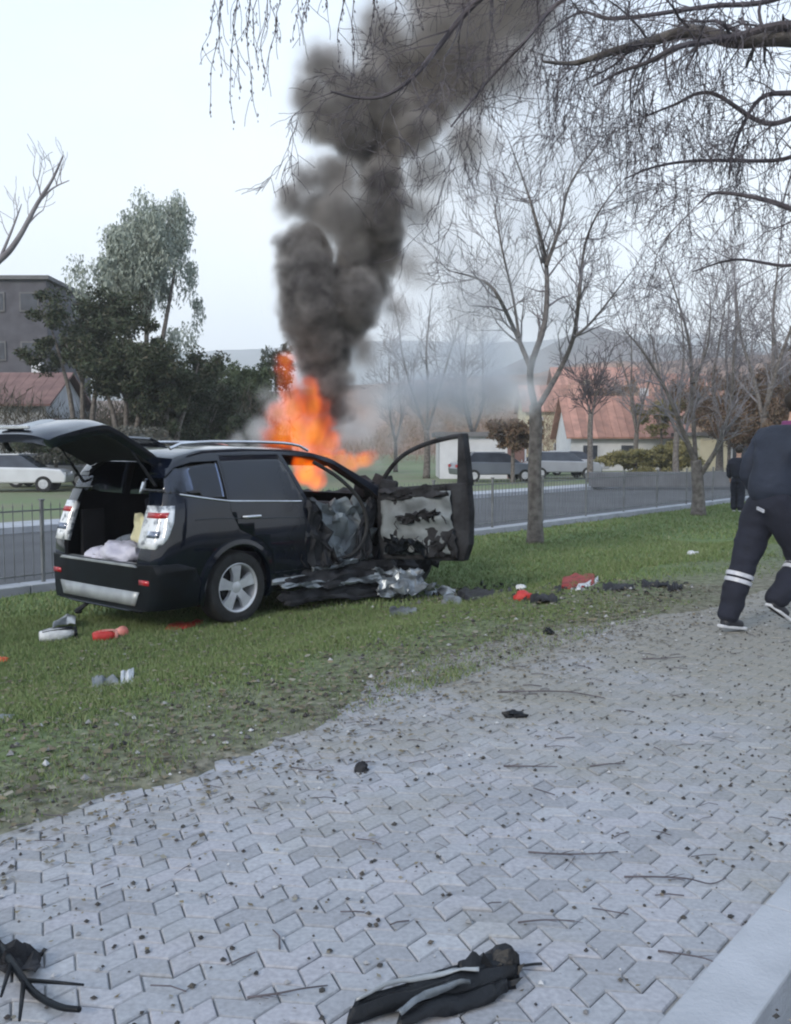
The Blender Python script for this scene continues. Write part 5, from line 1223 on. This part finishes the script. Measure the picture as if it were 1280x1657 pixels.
lump('black_lump', blk, 832, 1160, (.050, .024, .020), 'small torn black lump lying on the path', 'debris', 7, amp=.9)
lump('black_chip', blk, 887, 1026, (.035, .03, .03), 'black chip on the dry soil beyond the path', 'debris', 8, amp=.8)
lump('white_cup', wht, 1122, 900, (.09, .06, .05), 'white crumpled scrap alone on the grass below the V shaped tree', 'scrap', 9)
lump('red_white_box', redm, 846, 972, (.085, .07, .06), 'red packet with white top lying in the burnt debris', 'packet', 4, amp=.3)
lump('white_cloth', wht, 843, 960, (.055, .05, .035), 'white scrap on top of the red packet in the burnt debris', 'scrap', 14, amp=.4, up=1.8)
flat_item('red_bundle', mat('dark_red_cloth', (.30, .03, .025), (.16, .015, .015), 8, rough=.8, bump=.5), ([(908, 955), (935, 956), (962, 948)], [(912, 938), (935, 932), (962, 934)]), [.0, .03, .05, .05, .02], 'dark red cloth bundle at the far end of the burnt debris', 'cloth', seed=12, amp=.05)
flat_item('white_scrap', wht, ([(930, 958), (950, 956), (968, 944)], [(936, 951), (952, 948), (968, 938)]), [.0, .015, .03], 'whitish flat scrap leaning against the dark red cloth bundle', 'scrap', seed=13)
random.seed(44)
lbs = ['black charred panel at the foot of the open door', 'charred black lump left of the red packet', 'burnt twisted plate between door and red packet', 'long burnt strip right of the red packet', 'black charred crumpled sheet left of the red cloth', 'burnt flat piece right of the red cloth bundle', 'blackened plate near the right end of the debris trail', 'last small black plate of the debris trail', 'grey bare bent plate under the open door', 'silver torn plate left of the charred panel']
for (px, py, w, h_, m_), lb in zip(((770, 968, 60, 24, 'soot'), (812, 966, 34, 26, 'soot'), (742, 975, 50, 16, 'inner'), (880, 975, 44, 12, 'soot'), (893, 958, 30, 16, 'soot'), (1000, 954, 50, 12, 'soot'), (1060, 950, 44, 10, 'soot'), (1092, 955, 24, 10, 'soot'), (712, 962, 50, 20, 'bentsilver'), (652, 994, 44, 14, 'bentsilver')), lbs):
    flat_item('charred_panel', M[m_], ([(px - w / 2, py + h_ * .3), (px, py + h_ * .45), (px + w / 2, py + h_ * .2)], [(px - w / 2, py - h_ * .4), (px, py - h_ * .5), (px + w / 2, py - h_ * .3)]), [.0, .02, .045, .03, .01], lb, 'burnt debris', 'burnt debris trail on the grass', seed=px * .37, amp=.06)
vv = []
b = MB()
for k in range(420):
    px = random.uniform(640, 1120); py = 965 + random.gauss(0, 9) - (px - 700) * .03; g = G(px, py); s = random.uniform(.008, .05) * (1.2 if px < 850 else .7)
    rz = Euler((random.random() * 3, random.random() * 3, random.random() * 3)).to_matrix(); vs = [rz @ (Vector(v) * s) for v in ((1, 0, 0), (-1, .2, 0), (0, .7, 0), (.1, -.8, 0), (0, 0, .35), (0, 0, -.3))]
    b.add([v + g + Vector((0, 0, s * .4)) for v in vs], [(0, 2, 4), (2, 1, 4), (1, 3, 4), (3, 0, 4), (2, 0, 5), (1, 2, 5), (3, 1, 5), (0, 3, 5)])
tag(b.build('ash_debris', stuffcol('ash', [(.012, .012, .012), (.03, .03, .03), (.02, .018, .016), (.16, .17, .18), (.015, .015, .015)]), fixn=False), 'black ash and charred crumbs strewn right of the open door', 'debris', kind='stuff')

# ================================================================== PEOPLE
def skinned(name, m, verts, edges, radii, parent, root=0, sub=2):
    me = bpy.data.meshes.new(name); me.from_pydata([tuple(v) for v in verts], edges, []); me.materials.append(m)
    o = bpy.data.objects.new(name, me); C.objects.link(o); o.parent = parent
    md = o.modifiers.new('skin', 'SKIN'); md.use_smooth_shade = True
    for i, r in enumerate(radii):
        sv = me.skin_vertices[0].data[i]; sv.radius = (r, r) if not isinstance(r, tuple) else r; sv.use_root = (i == root)
    o.modifiers.new('sub', 'SUBSURF').levels = sub; o.modifiers['sub'].render_levels = sub
    dg = bpy.context.evaluated_depsgraph_get(); dg.update(); me2 = bpy.data.meshes.new_from_object(o.evaluated_get(dg)); o.modifiers.clear(); o.data = me2
    if name in ('jacket', 'trousers'):      # folds in the cloth
        bm = bmesh.new(); bm.from_mesh(me2); bmesh.ops.subdivide_edges(bm, edges=bm.edges, cuts=1, use_grid_fill=True, smooth=.3); bm.normal_update()
        for v_ in bm.verts:
            c = v_.co; n_ = noise.noise(Vector((c.x * 7, c.y * 7, c.z * 15))) * .014 + (1 - abs(noise.noise(Vector((c.x * 5 + c.z * 6, c.y * 6, c.z * 9 + 4)))) * 2.2) * .009
            v_.co = c + v_.normal * n_
        bm.to_mesh(me2); bm.free()
    for p in me2.polygons: p.use_smooth = True
    if not me2.materials: me2.materials.append(m)
    return o
skin_m = mat('skin', (.48, .30, .23), (.44, .27, .20), 6, rough=.6); navy = mat('navy_jacket', (.020, .028, .050), (.014, .020, .036), 5, rough=.85, bump=.6, bscale=12); trous = mat('dark_trousers', (.012, .015, .030), (.008, .010, .020), 5, rough=.9, bump=.5, bscale=14)
refl = mat('reflective_band', (.50, .52, .58), (.40, .42, .47), 20, rough=.4); shoe = mat('dark_shoe', (.02, .022, .03), None, 8, rough=.6); sole = mat('white_sole', (.6, .62, .66), None, 8, rough=.6); hair = mat('dark_hair', (.025, .018, .014), None, 30, rough=.7); purp = mat('purple_collar', (.20, .05, .16), (.12, .03, .10), 8, rough=.85)
def person(name, root_loc, rz, J, label, group=None, jm=None, tmn=None, bands=False, collar=None, sc=1.0):
    """J: joints in the person's own frame, x forward, y left, z up"""
    r = empty(name, root_loc, rz, label, 'person', group); r.scale = (sc,) * 3
    v = lambda k: Vector(J[k])
    mid = lambda a, b, t=.5: v(a).lerp(v(b), t)
    body_v = [v('pelvis'), mid('pelvis', 'chest', .5), v('chest'), v('neck'), v('head'), v('head') + Vector((.01, 0, .10)), v('shL'), v('elL'), v('wrL'), v('shR'), v('elR'), v('wrR'), v('hipL'), v('knL'), v('anL'), v('toeL'), v('hipR'), v('knR'), v('anR'), v('toeR')]
    ed = [(0, 1), (1, 2), (2, 3), (3, 4), (4, 5), (2, 6), (6, 7), (7, 8), (2, 9), (9, 10), (10, 11), (0, 12), (12, 13), (13, 14), (14, 15), (0, 16), (16, 17), (17, 18), (18, 19)]
    rad = [.105, .105, .11, .055, .085, .075, .055, .04, .026, .055, .04, .026, .08, .05, .035, .03, .08, .05, .035, .03]
    for wr, el in ((8, 7), (11, 10)):           # palm and five bent fingers on each hand
        d = (body_v[wr] - body_v[el]).normalized(); sidev = d.cross(Vector((1, 0, 0))).normalized() if abs(d.x) < .9 else Vector((0, 1, 0)); fwd = sidev.cross(d).normalized()
        i0 = len(body_v); body_v.append(body_v[wr] + d * .07); rad.append(.026); ed.append((wr, i0))
        for f, (off, L) in enumerate(((-.026, .062), (-.009, .075), (.009, .07), (.026, .055))):
            a = len(body_v); body_v += [body_v[i0] + fwd * off + d * .03, body_v[i0] + fwd * off * 1.1 + d * (.03 + L * .5) + sidev * .008, body_v[i0] + fwd * off + d * (.03 + L * .85) + sidev * .026]; rad += [.0095, .009, .007]; ed += [(i0, a), (a, a + 1), (a + 1, a + 2)]
        a = len(body_v); body_v += [body_v[wr] + d * .045 + fwd * .040, body_v[wr] + d * .085 + fwd * .052 + sidev * .01]; rad += [.011, .009]; ed += [(i0, a), (a, a + 1)]
    b = skinned('body', skin_m, body_v, ed, rad, r)
    # face: nose, ears, eyes on the head
    hd = v('head'); f = Vector((1, 0, 0))
    MB().add([hd + Vector((.085, -.012, .0)), hd + Vector((.085, .012, .0)), hd + Vector((.112, 0, -.018)), hd + Vector((.088, 0, .045)), hd + Vector((.086, 0, -.026))], [(0, 2, 3), (2, 1, 3), (0, 4, 2), (4, 1, 2)]).build('nose', skin_m, r, smooth=True)
    for s in (-1, 1):
        e = blob('ear', skin_m, tuple(hd + Vector((.0, s * .088, .01))), (.018, .010, .03), .1, 1, r, n=6); e = blob('eye', sole, tuple(hd + Vector((.080, s * .032, .035))), (.010, .013, .009), 0, 1, r, n=6)
    blob('mouth', purp, tuple(hd + Vector((.084, 0, -.050))), (.008, .025, .006), 0, 1, r, n=6)
    hb = blob('hair', hair, tuple(hd + Vector((-.018, 0, .05))), (.108, .100, .108), .12, 3, r, n=12)
    # jacket
    jv = [v('pelvis') + Vector((-.01, 0, -.07)), mid('pelvis', 'chest', .5), v('chest'), mid('chest', 'neck', .75), v('shL'), mid('shL', 'elL', .5), v('elL'), mid('elL', 'wrL', .92), v('shR'), mid('shR', 'elR', .5), v('elR'), mid('elR', 'wrR', .92)]
    skinned('jacket', jm or navy, jv, [(0, 1), (1, 2), (2, 3), (2, 4), (4, 5), (5, 6), (6, 7), (2, 8), (8, 9), (9, 10), (10, 11)], [(.19, .215), (.19, .21), (.19, .22), .095, .10, .088, .078, .062, .10, .088, .078, .062], r)
    if collar:
        n_ = mid('chest', 'neck', .85); MB().lathe([(.105, -.05), (.095, 0), (.085, .05), (.075, .055), (.08, -.02)], tuple(n_), 20).build('collar', collar, r, smooth=True)
    tv = [v('pelvis') + Vector((0, 0, .10)), v('pelvis') - Vector((0, 0, .05)), v('hipL'), mid('hipL', 'knL', .5), v('knL'), mid('knL', 'anL', .45), v('anL') - (v('anL') - v('knL')).normalized() * -.035, v('hipR'), mid('hipR', 'knR', .5), v('knR'), mid('knR', 'anR', .45), v('anR') + (v('anR') - v('knR')).normalized() * .035]
    skinned('trousers', tmn or trous, tv, [(0, 1), (1, 2), (2, 3), (3, 4), (4, 5), (5, 6), (1, 7), (7, 8), (8, 9), (9, 10), (10, 11)], [(.165, .19), (.165, .185), .13, .125, .098, .098, .078, .13, .125, .098, .098, .078], r)
    for s in 'LR':
        a, t = v('an' + s), v('toe' + s); d = (t - a); d.normalize(); up = Vector((0, 0, 1)); 
        heel = a - d * .06 ; skinned('shoe', shoe, [heel + Vector((0, 0, -.035)), a.lerp(t, .45) + Vector((0, 0, -.01)), t], [(0, 1), (1, 2)], [.045, .046, .036], r)
        lowh = Vector((heel.x, heel.y, heel.z - .075)); lowt = Vector((t.x, t.y, t.z - .032)); sb = MB(); dd = (lowt - lowh); sidev = Vector((-dd.y, dd.x, 0)).normalized() * .042
        upn = dd.normalized().cross(sidev.normalized()) * -.022
        if upn.z < 0: upn = -upn
        q0 = [lowh - dd.normalized() * .02 - sidev * .7, lowh + dd * .4 - sidev, lowt + dd.normalized() * .02 - sidev * .8, lowt + dd.normalized() * .035, lowt + dd.normalized() * .02 + sidev * .8, lowh + dd * .4 + sidev, lowh - dd.normalized() * .02 + sidev * .7]
        sb.add(q0 + [p + upn for p in q0], [tuple(range(7))[::-1], tuple(range(7, 14))] + [(i, (i + 1) % 7, 7 + (i + 1) % 7, 7 + i) for i in range(7)]).build('shoe_sole', sole, r, bevel=.006)
    if bands:
        for s in 'LR':
            k_, a_ = v('kn' + s), v('an' + s); ax = (a_ - k_).normalized(); q = ax.to_track_quat('Z', 'Y').to_matrix()
            for t in (.19, .30):
                c = k_.lerp(a_, t); rr = .104 - .010 * t; bb = MB().lathe([(rr * .9, -.015), (rr, -.015), (rr * .995, .015), (rr * .9, .015)], (0, 0, 0), 24); bb.v = [tuple(q @ Vector(p) + c) for p in bb.v]; bb.build('reflective_band', refl, r, smooth=True)
    return r
# running / striding person at the right edge, facing right and slightly away
g0 = G(1192, 1028)
Jp = dict(pelvis=(.30, .02, .98), chest=(.44, .02, 1.38), neck=(.52, .02, 1.55), head=(.58, .02, 1.68),
          shL=(.42, .21, 1.44), elL=(.30, .27, 1.18), wrL=(.48, .25, .98), shR=(.44, -.20, 1.44), elR=(.56, -.26, 1.17), wrR=(.76, -.18, 1.08),
          hipL=(.30, .11, .90), knL=(.14, .11, .50), anL=(.0, .10, .10), toeL=(.15, .11, .045), hipR=(.31, -.09, .90), knR=(.52, -.10, .54), anR=(.24, -.11, .25), toeR=(.36, -.12, .14))
pr = person('person', (g0.x, g0.y, g0.z), R(22), Jp, 'person in navy jacket and trousers with reflective calf bands striding off at the right edge', bands=True, collar=purp)
bl = MB().box((.125, -.07, .93), (.012, .11, .022), Euler((.15, .0, -.35)).to_matrix()).build('pocket_strip', refl, pr)
g1 = G(1193, 829)
Js = dict(pelvis=(0, 0, .93), chest=(.02, 0, 1.32), neck=(.02, 0, 1.49), head=(.04, 0, 1.62), shL=(0, .19, 1.38), elL=(-.03, .24, 1.10), wrL=(.08, .22, .88), shR=(0, -.19, 1.38), elR=(-.03, -.24, 1.10), wrR=(.1, -.2, .9),
          hipL=(0, .09, .88), knL=(.06, .09, .48), anL=(.0, .09, .09), toeL=(.15, .10, .04), hipR=(0, -.09, .88), knR=(.0, -.09, .48), anR=(-.08, -.09, .09), toeR=(.07, -.1, .04))
person('person', (g1.x, g1.y, g1.z), R(60), Js, 'distant person in dark clothes standing on the lawn beyond the V shaped tree', jm=trous)
